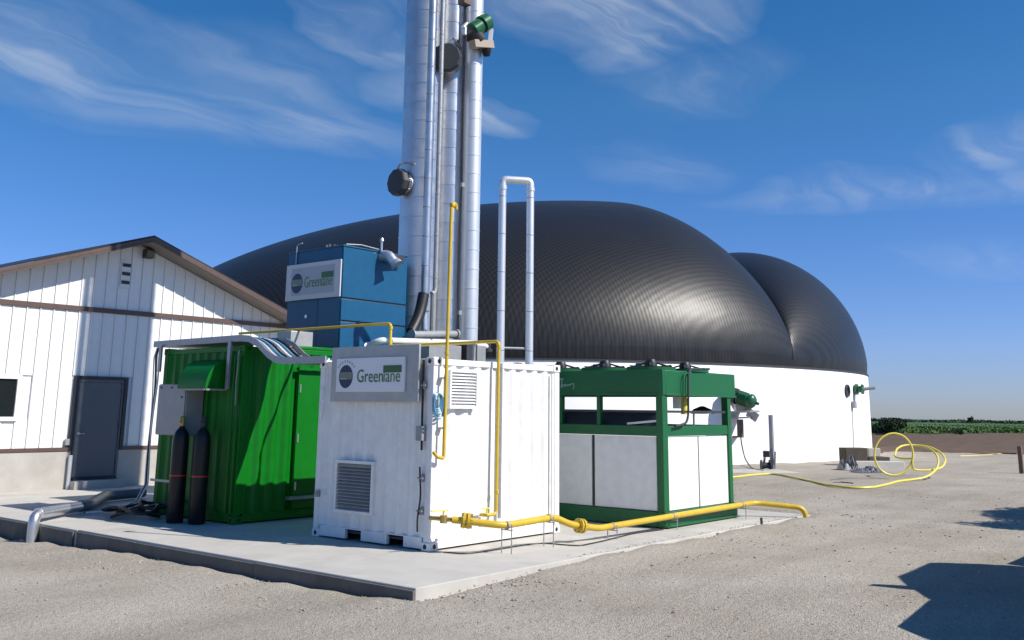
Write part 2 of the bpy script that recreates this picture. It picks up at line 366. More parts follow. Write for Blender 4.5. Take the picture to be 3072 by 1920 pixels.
for y in ys:
    for x in xs:
        w = wob(x, y) if abs(x) < 60 and abs(y) < 60 else 0
        inside = (-2.0 < x < 8.5 and -1.7 < y < 18) or (8.0 < x and (x-TANK[0])**2+(y-TANK[1])**2 < TR**2)
        # gravel heaped unevenly against the slab's edge
        heap = 0
        if -3.2 < x < -1.9 and -2.5 < y < 12: heap = .05*ss(1-abs(x+2.1)/1.0)*(.5+.5*math.sin(2.3*y)*math.sin(5.1*y+1))
        if -1.2 < x < 9.6 and -2.9 < y < -1.66: heap = ss((x+1.2)/3)*ss(1-abs(y+1.9)/.9)*(.030+.020*math.sin(1.9*x)*math.sin(.7*x+2)+.014*math.sin(5.3*x+1))
        if 8.4 < x < 9.6 and -1.9 < y < 6: heap = .04*ss(1-abs(x-8.75)/.7)
        g.v.append((x, y, gz(x, y)+(-.06 if inside else w+heap)))
for j in range(len(ys)-1):
    for i in range(nx-1): g.f.append((j*nx+i, j*nx+i+1, (j+1)*nx+i+1, (j+1)*nx+i))
ground = g.build('ground', 'gravel', ang=80); tag(ground, kind='structure')

# loose stones
def stone_mesh(seed):
    rr = np.random.default_rng(seed); b = MB(); ph = (1+5**.5)/2
    vs = np.array([(-1, ph, 0), (1, ph, 0), (-1, -ph, 0), (1, -ph, 0), (0, -1, ph), (0, 1, ph), (0, -1, -ph), (0, 1, -ph), (ph, 0, -1), (ph, 0, 1), (-ph, 0, -1), (-ph, 0, 1)])/1.9
    vs = vs*(1+rr.normal(size=(12, 1))*.18)*np.array([1, .8, .6])
    return vs, [(0, 11, 5), (0, 5, 1), (0, 1, 7), (0, 7, 10), (0, 10, 11), (1, 5, 9), (5, 11, 4), (11, 10, 2), (10, 7, 6), (7, 1, 8), (3, 9, 4), (3, 4, 2), (3, 2, 6), (3, 6, 8), (3, 8, 9), (4, 9, 5), (2, 4, 11), (6, 2, 10), (8, 6, 7), (9, 8, 1)]
SM = [stone_mesh(i) for i in range(6)]
st = MB()
def put_stone(x, y, s, b=st):
    vs, fs = SM[random.randrange(6)]; a = random.uniform(0, 6.3); c, sn = math.cos(a), math.sin(a)
    z = gz(x, y)+wob(x, y)
    b.add([(x+s*(v[0]*c-v[1]*sn), y+s*(v[0]*sn+v[1]*c), z+s*v[2]*.9+s*.25) for v in vs], fs)
for _ in range(7000):
    k = random.random()
    if k < .45: x = -2.05-abs(random.gauss(0, .45)); y = random.uniform(-2.2, 9)
    elif k < .75: x = random.uniform(-2.5, 9.5); y = -1.80-abs(random.gauss(0, .5))
    else: x = random.uniform(-8, 14); y = random.uniform(-8, 6)
    if x > -2.03 and y > -1.77 and x < 8.6: continue
    if -2.2 < y < -1.77 and x > 1.0 and random.random() < .35:      # a little spilled on the slab's edge
        vs, fs = SM[random.randrange(6)]; q = .004+abs(random.gauss(0, .005)); yy = -1.72+abs(random.gauss(0, .10)); st.add([(x+q*v[0], yy+q*v[1], q*.4+q*v[2]) for v in vs], fs); continue
    if y > x+9.5: continue
    put_stone(x, y, min(.004+abs(random.gauss(0, .009)), .045))
tag(st.build('loose_gravel', 'stone', smooth=False), kind='stuff')

# ploughed field and crop beyond the yard
def pol(px, d):   # ground point at horizontal distance d along a pixel column
    q = ray(px, 1240); h = math.hypot(q[0], q[1]); return CAM[0]+q[0]/h*d, CAM[1]+q[1]/h*d
fld = MB(); cols = list(np.linspace(1500, 4600, 120)); dists = list(np.geomspace(50, 132, 46))
for di, d in enumerate(dists):
    for ci, c in enumerate(cols):
        dd = d+(1.4*math.sin(c*.021)+.9*math.sin(c*.057) if di == 0 else 0)
        x, y = pol(c, dd)
        edge = min(di/2, 1)
        fld.v.append((x, y, gz(x, y)+(-.02+.10*edge)+.05*edge*math.sin(dd*7.3+c*.004)*math.sin(c*.23+dd)))
for i in range(len(dists)-1):
    for j in range(len(cols)-1): fld.f.append((i*len(cols)+j, i*len(cols)+j+1, (i+1)*len(cols)+j+1, (i+1)*len(cols)+j))
tag(fld.build('ploughed_field', 'soil', ang=80), kind='structure')
cf = MB(); dists2 = list(np.geomspace(96, 3600, 40)); cols2 = list(np.linspace(900, 5200, 60))
for di, d in enumerate(dists2):
    for c in cols2:
        dd = d*(1+.015*math.sin(c*.013)+max(c-2650, 0)*.00062); x, y = pol(c, dd)
        cf.v.append((x, y, gz(x, y)+.10+(.3 if d > 130 else .0)))
for i in range(len(dists2)-1):
    for j in range(len(cols2)-1): cf.f.append((i*len(cols2)+j, i*len(cols2)+j+1, (i+1)*len(cols2)+j+1, (i+1)*len(cols2)+j))
tag(cf.build('crop_field', 'leaf_crop', ang=80), kind='structure')
def leaf(b, c, s, rng=random):
    a = Vector((rng.gauss(0, 1), rng.gauss(0, 1), rng.gauss(0, .8))).normalized(); t = a.orthogonal().normalized(); w = a.cross(t)
    c = Vector([float(q) for q in c]); l = s*rng.uniform(.7, 1.3); k = s*rng.uniform(.35, .7)
    b.add([c-t*l, c-w*k, c+t*l, c+w*k], [(0, 1, 2, 3)])
crop = MB()
for _ in range(26000):
    c = random.uniform(2500, 3350); d = 97*math.exp(abs(random.gauss(0, .33))); x, y = pol(c, d*(1+max(c-2650, 0)*.00062))
    leaf(crop, (x, y, gz(x, y)+.1+random.random()**.8*(.26+.12*math.sin(c*.03)*math.sin(d*.11))), .13+.0006*d)
tag(crop.build('crop_foliage', 'leaf_crop', smooth=False), kind='stuff')
def bush(name, px, d, h, w, m, label, group, n=1400, cat='bush', ls=None):
    x, y = pol(px, d); z = gz(x, y); t = thing(name, (x, y, z), label, cat, group)
    tr = MB()
    for k in range(4):
        a = random.uniform(0, 6.28); tr.tube([(x, y, z-.1), (x+.1*w*math.cos(a), y+.1*w*math.sin(a), z+h*.35), (x+.25*w*math.cos(a), y+.25*w*math.sin(a), z+h*.7)], .05, 6, rads=[.05*h/2, .035*h/2, .015*h/2])
    tr.build('trunk', 'bark', t)
    cr = MB(); blobs = [(random.gauss(0, .28)*w, random.gauss(0, .28)*w, h*random.uniform(.3, .8), random.uniform(.18, .34)*w) for _ in range(11)]
    for _ in range(n):
        bx, by, bz, br = random.choice(blobs); v = Vector((random.gauss(0, 1), random.gauss(0, 1), random.gauss(0, .75))).normalized()*br*random.uniform(.6, 1.05)
        leaf(cr, (x+bx+v.x, y+by+v.y, max(z+min(bz+v.z, h), z+.05)), ls or .09*h/1.6+.02)
    cr.build('crown', m, t, smooth=False)
bush('bush', 2660, 92, 1.45, 2.2, 'leaf_dark', 'dark rounded bush standing at the edge of the ploughed field', None, 2600)
bush('bush', 2626, 97, 1.0, 1.6, 'leaf_dark', 'low bush half hidden behind the white tank, at the field edge', None, 1200)
bush('bush', 2862, 101, .55, .7, 'leaf_dark', 'one of a pair of tiny dark bushes at the lower edge of the crop', 'pair of tiny bushes in the crop', 300)
bush('bush', 2877, 101, .55, .6, 'leaf_dark', 'one of a pair of tiny dark bushes at the lower edge of the crop', 'pair of tiny bushes in the crop', 300)
ft = MB()                              # far-off belt of trees that reads as one mass
for px in np.linspace(2560, 3360, 46):
    d = random.uniform(330, 430); h = random.uniform(.6, 1.7); wd = random.uniform(5, 10); x, y = pol(px+random.uniform(-8, 8), d); z = gz(x, y)
    for _ in range(300):
        v = Vector((random.gauss(0, 1), random.gauss(0, 1), abs(random.gauss(0, 1)))).normalized()*random.uniform(.3, 1.0)
        leaf(ft, (x+v.x*wd, y+v.y*wd, z+v.z*h), .55)
tag(ft.build('far_tree_belt', 'leaf_far', smooth=False), kind='stuff')
bush('tree', 2911, 300, 2.9, 1.3, 'leaf_far', 'slim far tree standing taller than the horizon tree line', None, 400, 'tree')

# ------------------------------------------------------------------ concrete
sl = MB(); sl.box(-2.0, 8.52, -1.74, 5.545, -.55, 0); tag(sl.build('concrete_pad', 'concrete', bevel=.012), kind='structure')
sl = MB(); sl.box(-2.0, 8.50, 5.555, 12.83, -.55, -.003); tag(sl.build('concrete_apron', 'concrete', bevel=.012), kind='structure')

mat('dark_edge_strip', (.135, .122, .108), .85, amt=.25, scale=3, streaks=.3, dirt=(.06, .055, .05), bump=.3, bscale=18)  # dark strips added to deepen the slab's shaded left side
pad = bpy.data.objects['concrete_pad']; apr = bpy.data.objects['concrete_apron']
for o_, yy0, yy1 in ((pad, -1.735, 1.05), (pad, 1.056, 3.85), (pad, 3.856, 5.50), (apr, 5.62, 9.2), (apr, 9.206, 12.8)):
    MB().box(-2.038, -2.002, yy0, yy1, -.50, -.028-.006*(int(yy0*7) % 2)).build('dark_edge_strip', 'dark_edge_strip', o_, bevel=.004)
# ------------------------------------------------------------------ digester tank and membrane roof
tk = thing('digester_tank', (TANK[0], TANK[1], 0), 'round white walled digester tank under a black inflated two-lobed membrane roof', 'tank')
w = MB(); n = 180; zb = -.1
prof = [(TR, zb), (TR, RIMZ-.02), (TR-.02, RIMZ), (TR-.35, RIMZ), (TR-.35, RIMZ-.3)]
vs = []; fs = []
for rr, h in prof:
    for j in range(n): t = 2*math.pi*j/n; vs.append((TANK[0]+rr*math.cos(t), TANK[1]+rr*math.sin(t), h))
for k in range(len(prof)-1):
    for j in range(n): fs.append((k*n+j, k*n+(j+1) % n, (k+1)*n+(j+1) % n, (k+1)*n+j))
w.add(vs, fs); wall = w.build('tank_wall', 'tank_white', tk, ang=50)
rb = MB(); rb.ring((TANK[0], TANK[1], RIMZ-.03), (0, 0, 1), TR+.03, TR-.3, .06, 180); rb.build('rim_clamp', 'dark_grey', wall)
H, CA, S0, DD, L1, L2, BUL, EX, K1, K2, PE = 8.072, -.76675, 9.508, .415, 4.9, 8.994, .012, 1.1197, .2036, .1154, 2.759
nv = np.array([math.cos(CA), math.sin(CA)]); tv = np.array([-nv[1], nv[0]])
def dome(x, y):
    q = max(1-(math.hypot(x, y)/TR)**PE, 0.0); z_ = q**(EX/2); s = x*nv[0]+y*nv[1]-S0
    a = min(abs(s)/(L1 if s < 0 else L2), 1); m = (1-DD)+DD*math.sqrt(1-(1-a)**2)
    sk = 1+(K1*(x*_r[0]+y*_r[1])+K2*(x*_f[0]+y*_f[1]))/TR
    k = 1+BUL*math.sin(math.pi*min(z_, 1))
    return TANK[0]+x*k, TANK[1]+y*k, RIMZ+.02+H*z_*m*sk
# grid aligned to the crease: rows of constant s, chords across, so that the crease is a real edge
hw0 = lambda s: math.sqrt(max((TR-.03)**2-s*s, 1e-4))
mm = MB(); sv = []
t1 = (1-np.cos(np.linspace(0, math.pi, 90)))/2; R1 = TR-.03
sA = -R1+(R1+S0)*t1; sA = np.sort(np.concatenate([sA, S0-np.geomspace(.01, 3, 14)])); sB = S0+(R1-S0)*(1-np.cos(np.linspace(0, math.pi, 60)))/2; sB = np.sort(np.concatenate([sB, S0+np.geomspace(.01, 3, 14)]))
for half, nm in ((sA, 'membrane_lobe'), (sB, 'membrane_lobe')):
    mm = MB(); nu = 130; cc = np.cos(np.linspace(0, math.pi, nu))
    for s in half:
        hw = hw0(s)
        for c in cc:
            xy = nv*s+tv*(hw*c); q_ = dome(xy[0], xy[1])
            if abs(c) > .99999 or abs(abs(s)-R1) < 1e-3: q_ = (TANK[0]+xy[0], TANK[1]+xy[1], RIMZ+.03)
            mm.v.append(q_)
    for i in range(len(half)-1):
        for j in range(nu-1): mm.f.append((i*nu+j, i*nu+j+1, (i+1)*nu+j+1, (i+1)*nu+j))
    lo = mm.build(nm, 'membrane', tk, ang=80)
tag(bpy.data.objects['membrane_lobe'], 'large main lobe of the black membrane'); tag(bpy.data.objects['membrane_lobe.001'], 'smaller lobe of the black membrane beyond the crease')
# rope lying in the crease
rp = MB(); pts = []
for c in np.cos(np.linspace(.02, math.pi-.02, 80)):
    xy = nv*S0+tv*(hw0(S0)*c); p = dome(xy[0], xy[1]); pts.append((p[0], p[1], p[2]+.02))
rp.tube(pts, .035, 6); rp.build('crease_strap', 'black_rubber', tk)
# portholes on the tank wall, seen near its right side
def on_tank(px, py, out=0.0):
    d = ray(px, py); ox, oy = CAM[0]-TANK[0], CAM[1]-TANK[1]; a = d[0]**2+d[1]**2; b = 2*(ox*d[0]+oy*d[1]); c = ox*ox+oy*oy-(TR+out)**2
    q = CAM+d*((-b-math.sqrt(max(b*b-4*a*c, 0)))/(2*a)); nrm = np.array([q[0]-TANK[0], q[1]-TANK[1], 0]); nrm /= np.linalg.norm(nrm); return q, nrm
p, nr = on_tank(2540, 1172)
ph = MB(); ph.ring(p-nr*.02, nr, .24, .16, .09, 20); pf = ph.build('porthole', 'dark_grey', tk); ph = MB(); ph.lathe(p-nr*.01, nr, [(.165, 0), (.165, .05)], 20); ph.build('porthole_glass', 'glass', pf)

# pipe valve on the tank, right of the porthole
p, nr = on_tank(2563, 1168); tg = np.array([-nr[1], nr[0], 0])
v = thing('tank_valve', p, 'small green flanged valve with grey spigot on the white tank wall', 'valve')
b = MB(); b.lathe(p-nr*.05, nr, [(.12, 0), (.12, .1), (.22, .1), (.22, .18), (.13, .18), (.13, .34), (.2, .34), (.2, .4)], 18); b.build('valve_body', 'motor_green', v)
b = MB(); b.tube([p+nr*.3, p+nr*.36+_r*.45+np.array([0, 0, .06])], .07, 10); b.build('spigot', 'grey_metal', v)
b = MB(); q, _ = on_tank(2557, 1215); b.box(q[0]-.14, q[0]+.1, q[1]-.14, q[1]+.1, q[2]-.12, q[2]+.14); b.build('control_box', 'grey_metal', v)
b = MB(); pts = [on_tank(2557, 1222, .03)[0], on_tank(2558, 1260, .03)[0], on_tank(2561, 1320, .03)[0], on_tank(2563, 1390, .03)[0]]; b.tube(pts, .016, 6); b.build('cable', 'grey_metal', v)

# side-entry mixer motor on a bracket in front of the tank
p, nr = on_tank(2215, 1205)
mx = thing('tank_mixer', (p[0], p[1], .12), 'green electric mixer motor on a steel bracket against the white tank', 'mixer')
D0 = (p-CAM)@_f-.75
e1 = Pd(2212, 1190, D0+.1); e2 = Pd(2276, 1212, D0-.35); dv = (e2-e1)/np.linalg.norm(e2-e1)
b = MB(); b.lathe(e1, dv, [(.17, 0), (.21, .02), (.21, .44), (.25, .45), (.25, .53), (.21, .59), (.13, .66), (.05, .67), (.05, .78)], 20); mo = b.build('motor', 'motor_green', mx)
for k in range(6):
    b = MB(); b.ring(e1+dv*(.06+k*.055), dv, .245, .205, .018, 20); b.build('cooling_fin', 'motor_green', mo)
b = MB(); b.lathe(e1-dv*.02, -dv, [(.27, 0), (.27, .12), (.20, .14), (.20, .34), (.12, .4)], 18); b.tube([e1-dv*.35, p-nr*.05], .11, 14); b.build('gearbox', 'dark_grey', mx)
b = MB(); b.lathe(p-nr*.03, nr, [(.30, 0), (.30, .07), (.14, .08)], 20); b.build('wall_flange', 'grey_metal', mx)
w1_, _ = on_tank(2204, 1236); a2 = Pd(2264, 1234, D0-.1)
b = MB(); b.bar(w1_-nr*.03, a2, .5, .06); b.bar(on_tank(2200, 1254)[0]-nr*.03, Pd(2258, 1252, D0-.05), .45, .05); b.bar(a2, Pd(2252, 1256, D0-.05), .06, .4); b.build('bracket', 'galvanised', mx)
b = MB(); b.prism([Pd(2205, 1212, D0), Pd(2235, 1208, D0), Pd(2262, 1222, D0), Pd(2240, 1233, D0), Pd(2210, 1233, D0)], _f*.35); b.build('motor_cradle', 'grey_metal', mx)
b = MB(); top = Pd(2220, 1258, D0+.1); zlo = Pd(2221, 1310, D0+.1)[2]; b.tube([top, (top[0], top[1], zlo)], .11, 10); b.bar((top[0], top[1], zlo), on_tank(2206, 1310)[0]-nr*.03, .22, .05); b.build('post', 'brown_steel', mx)
b = MB(); pts = [(top[0], top[1], zlo), Pd(2227, 1345, D0), Pd(2236, 1378, D0-.2), P(2252, 1402, 2, .17), P(2262, 1408, 2, .16), P(2290, 1412, 2, .16)]; b.tube(pts, .022, 6, bend=.3); b.build('power_cable', 'black_rubber', mx)

# winch post by the tank
q = P(2318, 1410, 2, .13)
wp = thing('winch_post', q, 'upright steel post with a cable winch at the foot of the white tank', 'winch')
dpt = (q-CAM)@_f
b = MB(); tpt = Pd(2311, 1245, dpt); b.bar((q[0], q[1], .1), (q[0]+.02, q[1], tpt[2]), .11, .11); b.build('post', 'galvanised', wp)
b = MB(); c0 = Pd(2297, 1396, dpt-.1); b.lathe(c0-_r*.14, _r, [(.02, 0), (.17, .001), (.17, .02), (.09, .021), (.09, .26), (.17, .261), (.17, .28), (.02, .281)], 18); b.build('cable_drum', 'dark_grey', wp)
b = MB(); c1 = Pd(2303, 1362, dpt-.05); b.box(c1[0]-.12, c1[0]+.12, c1[1]-.1, c1[1]+.1, c1[2]-.09, c1[2]+.09); b.build('winch_housing', 'dark_grey', wp)
b = MB(); b.bar(Pd(2296, 1352, dpt), Pd(2290, 1408, dpt), .05, .05); b.bar(Pd(2326, 1355, dpt), Pd(2324, 1408, dpt), .04, .04); b.build('brace', 'galvanised', wp)

# ------------------------------------------------------------------ shed
YS = 12.8; YF = 12.18
sh = thing('shed', (3.0, YS, .06), 'white metal sided gable shed with brown trim and a concrete base', 'shed')
ap = P(464, 706, 1, YF); AX = ap[0]; AZ = ap[2]
ql = P(0, 800, 1, YF); qr = P(850, 922, 1, YF); SLL = (AZ-ql[2])/(AX-ql[0]); SLR = (AZ-qr[2])/(qr[0]-AX)
XL, XR = -2.6, 8.25
RD = .16                                   # roof build-up
def rz(x): return AZ-(SLL*(AX-x) if x < AX else SLR*(x-AX))
ZT = P(0, 1351, 1, YS)[2]; ZBAND = P(420, 941, 1, YS)[2]
b = MB()      # structural backing behind the siding, side and rear walls
def wallpoly(x0, x1, z0): return [(x0, YS+.03, z0), (x1, YS+.03, z0), (x1, YS+.03, rz(x1)-RD), (AX, YS+.03, AZ-RD), (x0, YS+.03, rz(x0)-RD)]
b.prism(wallpoly(XL, XR, ZT-.05), (0, .12, 0)); b.box(XL, XL+.15, YS+.16, 18.2, -.1, rz(XL)-RD); b.box(XR-.15, XR, YS+.16, 18.2, -.1, rz(XR)-RD); b.prism([(p[0], 18.2, p[2]) for p in wallpoly(XL, XR, -.1)], (0, .12, 0)); b.build('wall', 'siding_white', sh, smooth=False)
DX0, DX1 = P(230, 1129, 1, YS)[0], P(379, 1133, 1, YS)[0]; DZ1 = P(300, 1130, 1, YS)[2]
WX1 = P(57, 1190, 1, YS)[0]; WX0 = WX1-1.25; WZ1 = P(57, 1125, 1, YS)[2]; WZ0 = P(40, 1263, 1, YS)[2]
for a0, a1 in ((XL, DX0+.04), (DX1-.04, XR)): b = MB(); b.box(a0, a1, YS-.02, YS+.25, -.1, ZT-.05); b.build('concrete_base', 'concrete_old', sh, bevel=.01)
PW = .302; x = XL; pan = {}
def siding(x0, x1, z0, z1a, z1b):          # one sheet with a folded rib along its left edge
    f = YS+.005; bk = YS+.03
    b = MB()
    prof = [(x0+.002, bk), (x0+.006, f-.026), (x0+.028, f-.026), (x0+.036, f), (x0+(x1-x0)*.5, f-.004), (x1-.003, f), (x1-.001, bk)]
    for z, k in ((0, 0), (1, 1)):
        for px_, py_ in prof:
            t = (px_-x0)/(x1-x0); b.v.append((px_, py_, z0 if k == 0 else z1a+(z1b-z1a)*t))
    m_ = len(prof); b.f = [(i, i+1, m_+i+1, m_+i) for i in range(m_-1)]+[tuple(range(m_, 2*m_))]
    b.build('siding_panel', 'siding_white', sh, smooth=False)
while x < XR-.05:
    x1 = min(x+PW, XR)
    cut = []
    segz = [(ZT+.02, ZBAND-.05)]
    if x1 > DX0-.02 and x < DX1+.02: segz = [(DZ1+.01, ZBAND-.05)]
    if x1 > WX0 and x < WX1: segz = [(ZT+.02, WZ0), (WZ1, ZBAND-.05)]
    for z0, z1 in segz: siding(x, x1, z0, min(z1, rz(x)-RD), min(z1, rz(x1)-RD))
    za, zb_ = rz(x)-RD-.02, rz(x1)-RD-.02
    if min(za, zb_) > ZBAND+.08: siding(x, x1, ZBAND+.05, za, zb_)
    x += PW
b = MB(); b.box(XL, XR, YS-.045, YS+.02, ZBAND-.06, ZBAND+.055); b.build('band_trim', 'brown_trim', sh, bevel=.004)
b = MB(); b.box(XL, DX0-.04, YS-.04, YS+.02, ZT-.05, ZT+.03); b.build('base_trim', 'brown_trim', sh); b = MB(); b.box(DX1+.04, XR, YS-.04, YS+.02, ZT-.05, ZT+.03); b.build('base_trim', 'brown_trim', sh)
for sgn, xe in ((-1, XL-.35), (1, XR+.35)):
    ze = rz(xe)
    b = MB(); b.prism([(AX, YF, AZ), (xe, YF, ze), (xe, YF, ze-.035), (AX, YF, AZ-.035)], (0, 6.5, 0)); rf = b.build('roof', 'roof_metal', sh, smooth=False)
    b = MB(); b.prism([(AX, YF-.02, AZ-.04), (xe, YF-.02, ze-.04), (xe, YF-.02, ze-.125), (AX, YF-.02, AZ-.125)], (0, .03, 0)); b.build('fascia', 'brown_trim', rf, smooth=False)
    b = MB(); b.prism([(AX, YF-.035, AZ-.130), (xe, YF-.035, ze-.130), (xe, YF-.035, ze-.175), (AX, YF-.035, AZ-.175)], (0, .055, 0)); b.build('fascia_lip', 'brown_trim', rf, smooth=False)
    b = MB(); b.prism([(AX, YF+.02, AZ-.15), (xe, YF+.02, ze-.15), (xe, YF+.02, ze-.17), (AX, YF+.02, AZ-.17)], (0, YS-YF-.04, 0)); b.build('soffit', 'soffit', rf, smooth=False)
# door with frame and trim
dz0 = P(290, 1430, 1, YS)[2]
dr = MB(); dr.box(DX0+.10, DX1-.10, YS-.010, YS+.035, dz0+.01, DZ1-.13); door = dr.build('door', 'door_grey', sh, bevel=.004)
b = MB(); b.box(DX0+.05, DX0+.095, YS-.03, YS+.06, dz0-.1, DZ1-.07); b.box(DX1-.095, DX1-.05, YS-.03, YS+.06, dz0-.1, DZ1-.07); b.box(DX0+.095, DX1-.095, YS-.03, YS+.06, DZ1-.125, DZ1-.07); b.build('frame', 'door_grey', door)
b = MB(); b.box(DX0-.04, DX0+.045, YS-.055, YS+.02, ZT-.05, DZ1); b.box(DX1-.045, DX1+.04, YS-.055, YS+.02, ZT-.05, DZ1); b.box(DX0+.045, DX1-.045, YS-.055, YS+.02, DZ1-.065, DZ1); b.build('door_trim', 'door_trim', door)
b = MB(); b.lathe((DX0+.17, YS-.012, 1.22), (0, -1, 0), [(.035, 0), (.035, .012), (.014, .013), (.014, .05)], 12); b.bar((DX0+.16, YS-.062, 1.22), (DX0+.29, YS-.062, 1.22), .018, .018); b.build('handle', 'steel_pipe', door)
b = MB(); b.box(DX0+.06, DX1-.06, YS-.06, YS+.06, dz0-.05, dz0+.005); b.build('threshold', 'dark_grey', door)
for zh in (.55, 1.4, 2.2):
    b = MB(); b.tube([(DX1-.098, YS-.018, zh-.05), (DX1-.098, YS-.018, zh+.05)], .012, 8); b.build('hinge', 'door_trim', door)
b = MB(); b.box(DX0+.02, DX1-.02, YS-.35, YS-.03, -.05, dz0-.06); b.build('door_step', 'concrete_old', sh, bevel=.01)
# window
b = MB()
for (a0, a1, c0, c1) in ((WX0, WX1, WZ0, WZ0+.09), (WX0, WX1, WZ1-.09, WZ1), (WX0, WX0+.09, WZ0+.09, WZ1-.09), (WX1-.09, WX1, WZ0+.09, WZ1-.09), ((WX0+WX1)/2-.03, (WX0+WX1)/2+.03, WZ0+.09, WZ1-.09)): b.box(a0, a1, YS-.06, YS+.02, c0, c1)
wf = b.build('window', 'white_panel', sh, bevel=.004)
for a0, a1 in ((WX0+.09, (WX0+WX1)/2-.03), ((WX0+WX1)/2+.03, WX1-.09)):
    b = MB(); b.box(a0, a1, YS-.015, YS-.005, WZ0+.09, WZ1-.09); b.build('pane', 'glass', wf, smooth=False)
b = MB(); q = P(375, 822, 1, YS)
for k in range(3): b.box(q[0]-.10, q[0]+.10, YS-.07, YS-.021, q[2]+.17-k*.21, q[2]+.25-k*.21)
gv = b.build('gable_vent', 'dark_grey', sh); b = MB(); b.box(q[0]-.12, q[0]+.12, YS-.045, YS-.0215, q[2]-.33, q[2]+.31); b.build('vent_plate', 'siding_white', gv)
q = P(438, 762, 1, YS); b = MB(); b.box(q[0]-.11, q[0]+.11, YS-.20, YS-.022, q[2]-.12, q[2]+.11); fl = b.build('flood_light', 'dark_grey', sh, bevel=.01); b = MB(); b.prism([(q[0]-.09, YS-.205, q[2]+.06), (q[0]+.09, YS-.205, q[2]+.06), (q[0]+.09, YS-.19, q[2]-.10), (q[0]-.09, YS-.19, q[2]-.10)], (0, -.01, 0)); b.build('lens', 'glass', fl)
q = P(198, 1326, 1, YS); b = MB(); b.box(q[0]-.05, q[0]+.05, YS-.075, YS-.022, q[2]-.07, q[2]+.07); b.build('outlet_box', 'grey_metal', sh, bevel=.006)
q = P(207, 1365, 1, YS); b = MB(); b.tube([(q[0], YS-.09, .0), (q[0], YS-.09, q[2])], .045, 10); b.build('drain_stub', 'white_pipe', sh)

# ------------------------------------------------------------------ shipping containers
def corr(b, axis, a0, a1, z0, z1, plane, sgn, pitch=.278, depth=.036):
    # trapezoidal corrugation, outermost flats lie on `plane`; sgn = outward direction
    n = max(1, round((a1-a0)/pitch)); pt = (a1-a0)/n; prof = []
    for i in range(n):
        s = a0+i*pt
        prof += [(s, 0), (s+pt*.26, 0), (s+pt*.50, -depth), (s+pt*.76, -depth)]
    prof.append((a1, 0)); vs = []
    for z in (z0, z1):
        for t, d in prof: vs.append((t, plane+sgn*d, z) if axis == 0 else (plane+sgn*d, t, z))
    m = len(prof)
    fs = [(i, i+1, m+i+1, m+i) for i in range(m-1)]
    b.add(vs, fs)
def container(name, x0, x1, y0, y1, h, m, label, pocket_face=False):
    t = thing(name, (x0, y0, 0), label, 'container')
    ps = .13
    for (cx, sx) in ((x0, 1), (x1, -1)):
        for (cy, sy) in ((y0, 1), (y1, -1)):
            b = MB(); b.box(min(cx+sx*.012, cx+sx*ps), max(cx+sx*.012, cx+sx*ps), min(cy+sy*.012, cy+sy*ps), max(cy+sy*.012, cy+sy*ps), .118, h-.118); b.build('corner_post', m, t, bevel=.008)
            for z0 in (0, h-.118):
                b = MB(); b.box(min(cx, cx+sx*.178), max(cx, cx+sx*.178), min(cy, cy+sy*.162), max(cy, cy+sy*.162), z0, z0+.118); cc = b.build('corner_casting', m, t, bevel=.014)
                b = MB(); b.lathe((cx-sx*.002, cy+sy*.085, z0+.06), (sx, 0, 0), [(.001, 0), (.033, .0005), (.033, .01)], 12); b.build('casting_hole', 'fan_black', cc)
                b = MB(); b.lathe((cx+sx*.10, cy-sy*.002, z0+.06), (0, sy, 0), [(.001, 0), (.033, .0005), (.033, .01)], 12); b.build('casting_hole', 'fan_black', cc)
    for cy, sy in ((y0, 1), (y1, -1)):
        b = MB(); b.box(x0+.178, x1-.178, min(cy+sy*.012, cy+sy*.07), max(cy+sy*.012, cy+sy*.07), h-.105, h-.02); b.build('top_rail', m, t, bevel=.006)
        b = MB(); b.box(x0+.178, x1-.178, min(cy+sy*.012, cy+sy*.07), max(cy+sy*.012, cy+sy*.07), .025, .16); b.build('bottom_rail', m, t, bevel=.006)
        b = MB(); corr(b, 0, x0+ps, x1-ps, .16, h-.105, cy+sy*.022, -sy); b.build('side_panel', m, t, smooth=False)
    for cx, sx in ((x0, 1), (x1, -1)):
        b = MB(); b.box(min(cx+sx*.012, cx+sx*.07), max(cx+sx*.012, cx+sx*.07), y0+.162, y1-.162, h-.105, h-.02); b.build('top_rail', m, t, bevel=.006)
        if pocket_face and sx == 1:
            pk = [(.51, .84), (1.37, 1.71)]; e = [y0+.162]+[q for pr in pk for q in pr]+[y1-.162]
            for i in range(0, len(e), 2):
                b = MB(); b.box(cx+.012, cx+.07, e[i], e[i+1], .025, .175); b.build('bottom_rail', m, t, bevel=.006)
            for a, c in pk:
                b = MB(); b.box(cx+.014, cx+.07, a, c, .161, .175); b.build('bottom_rail', m, t)
                b = MB(); b.box(cx+.030, cx+.9, a, c, .150, .160); b.box(cx+.03, cx+.9, a-.01, a-.004, .02, .15); b.box(cx+.02, cx+.9, c+.004, c+.01, .02, .15); b.box(cx+.85, cx+.86, a, c, .02, .15); b.build('forklift_pocket', 'fan_black', t)  # liners coloured black to stand for the shade deep in the pockets
        else:
            b = MB(); b.box(min(cx+sx*.012, cx+sx*.07), max(cx+sx*.012, cx+sx*.07), y0+.162, y1-.162, .025, .175); b.build('bottom_rail', m, t, bevel=.006)
        b = MB(); corr(b, 1, y0+ps, y1-ps, .175, h-.105, cx+sx*.022, -sx, .25); b.build('end_panel', m, t, smooth=False)
    b = MB(); b.box(x0+.07, x1-.07, y0+.07, y1-.07, h-.045, h-.022); b.build('roof_sheet', m, t)
    b = MB(); b.box(x0+.07, x1-.07, y0+.07, y1-.07, .10, .13); b.build('floor_sheet', 'dark_grey', t)
    return t
WH = 2.59
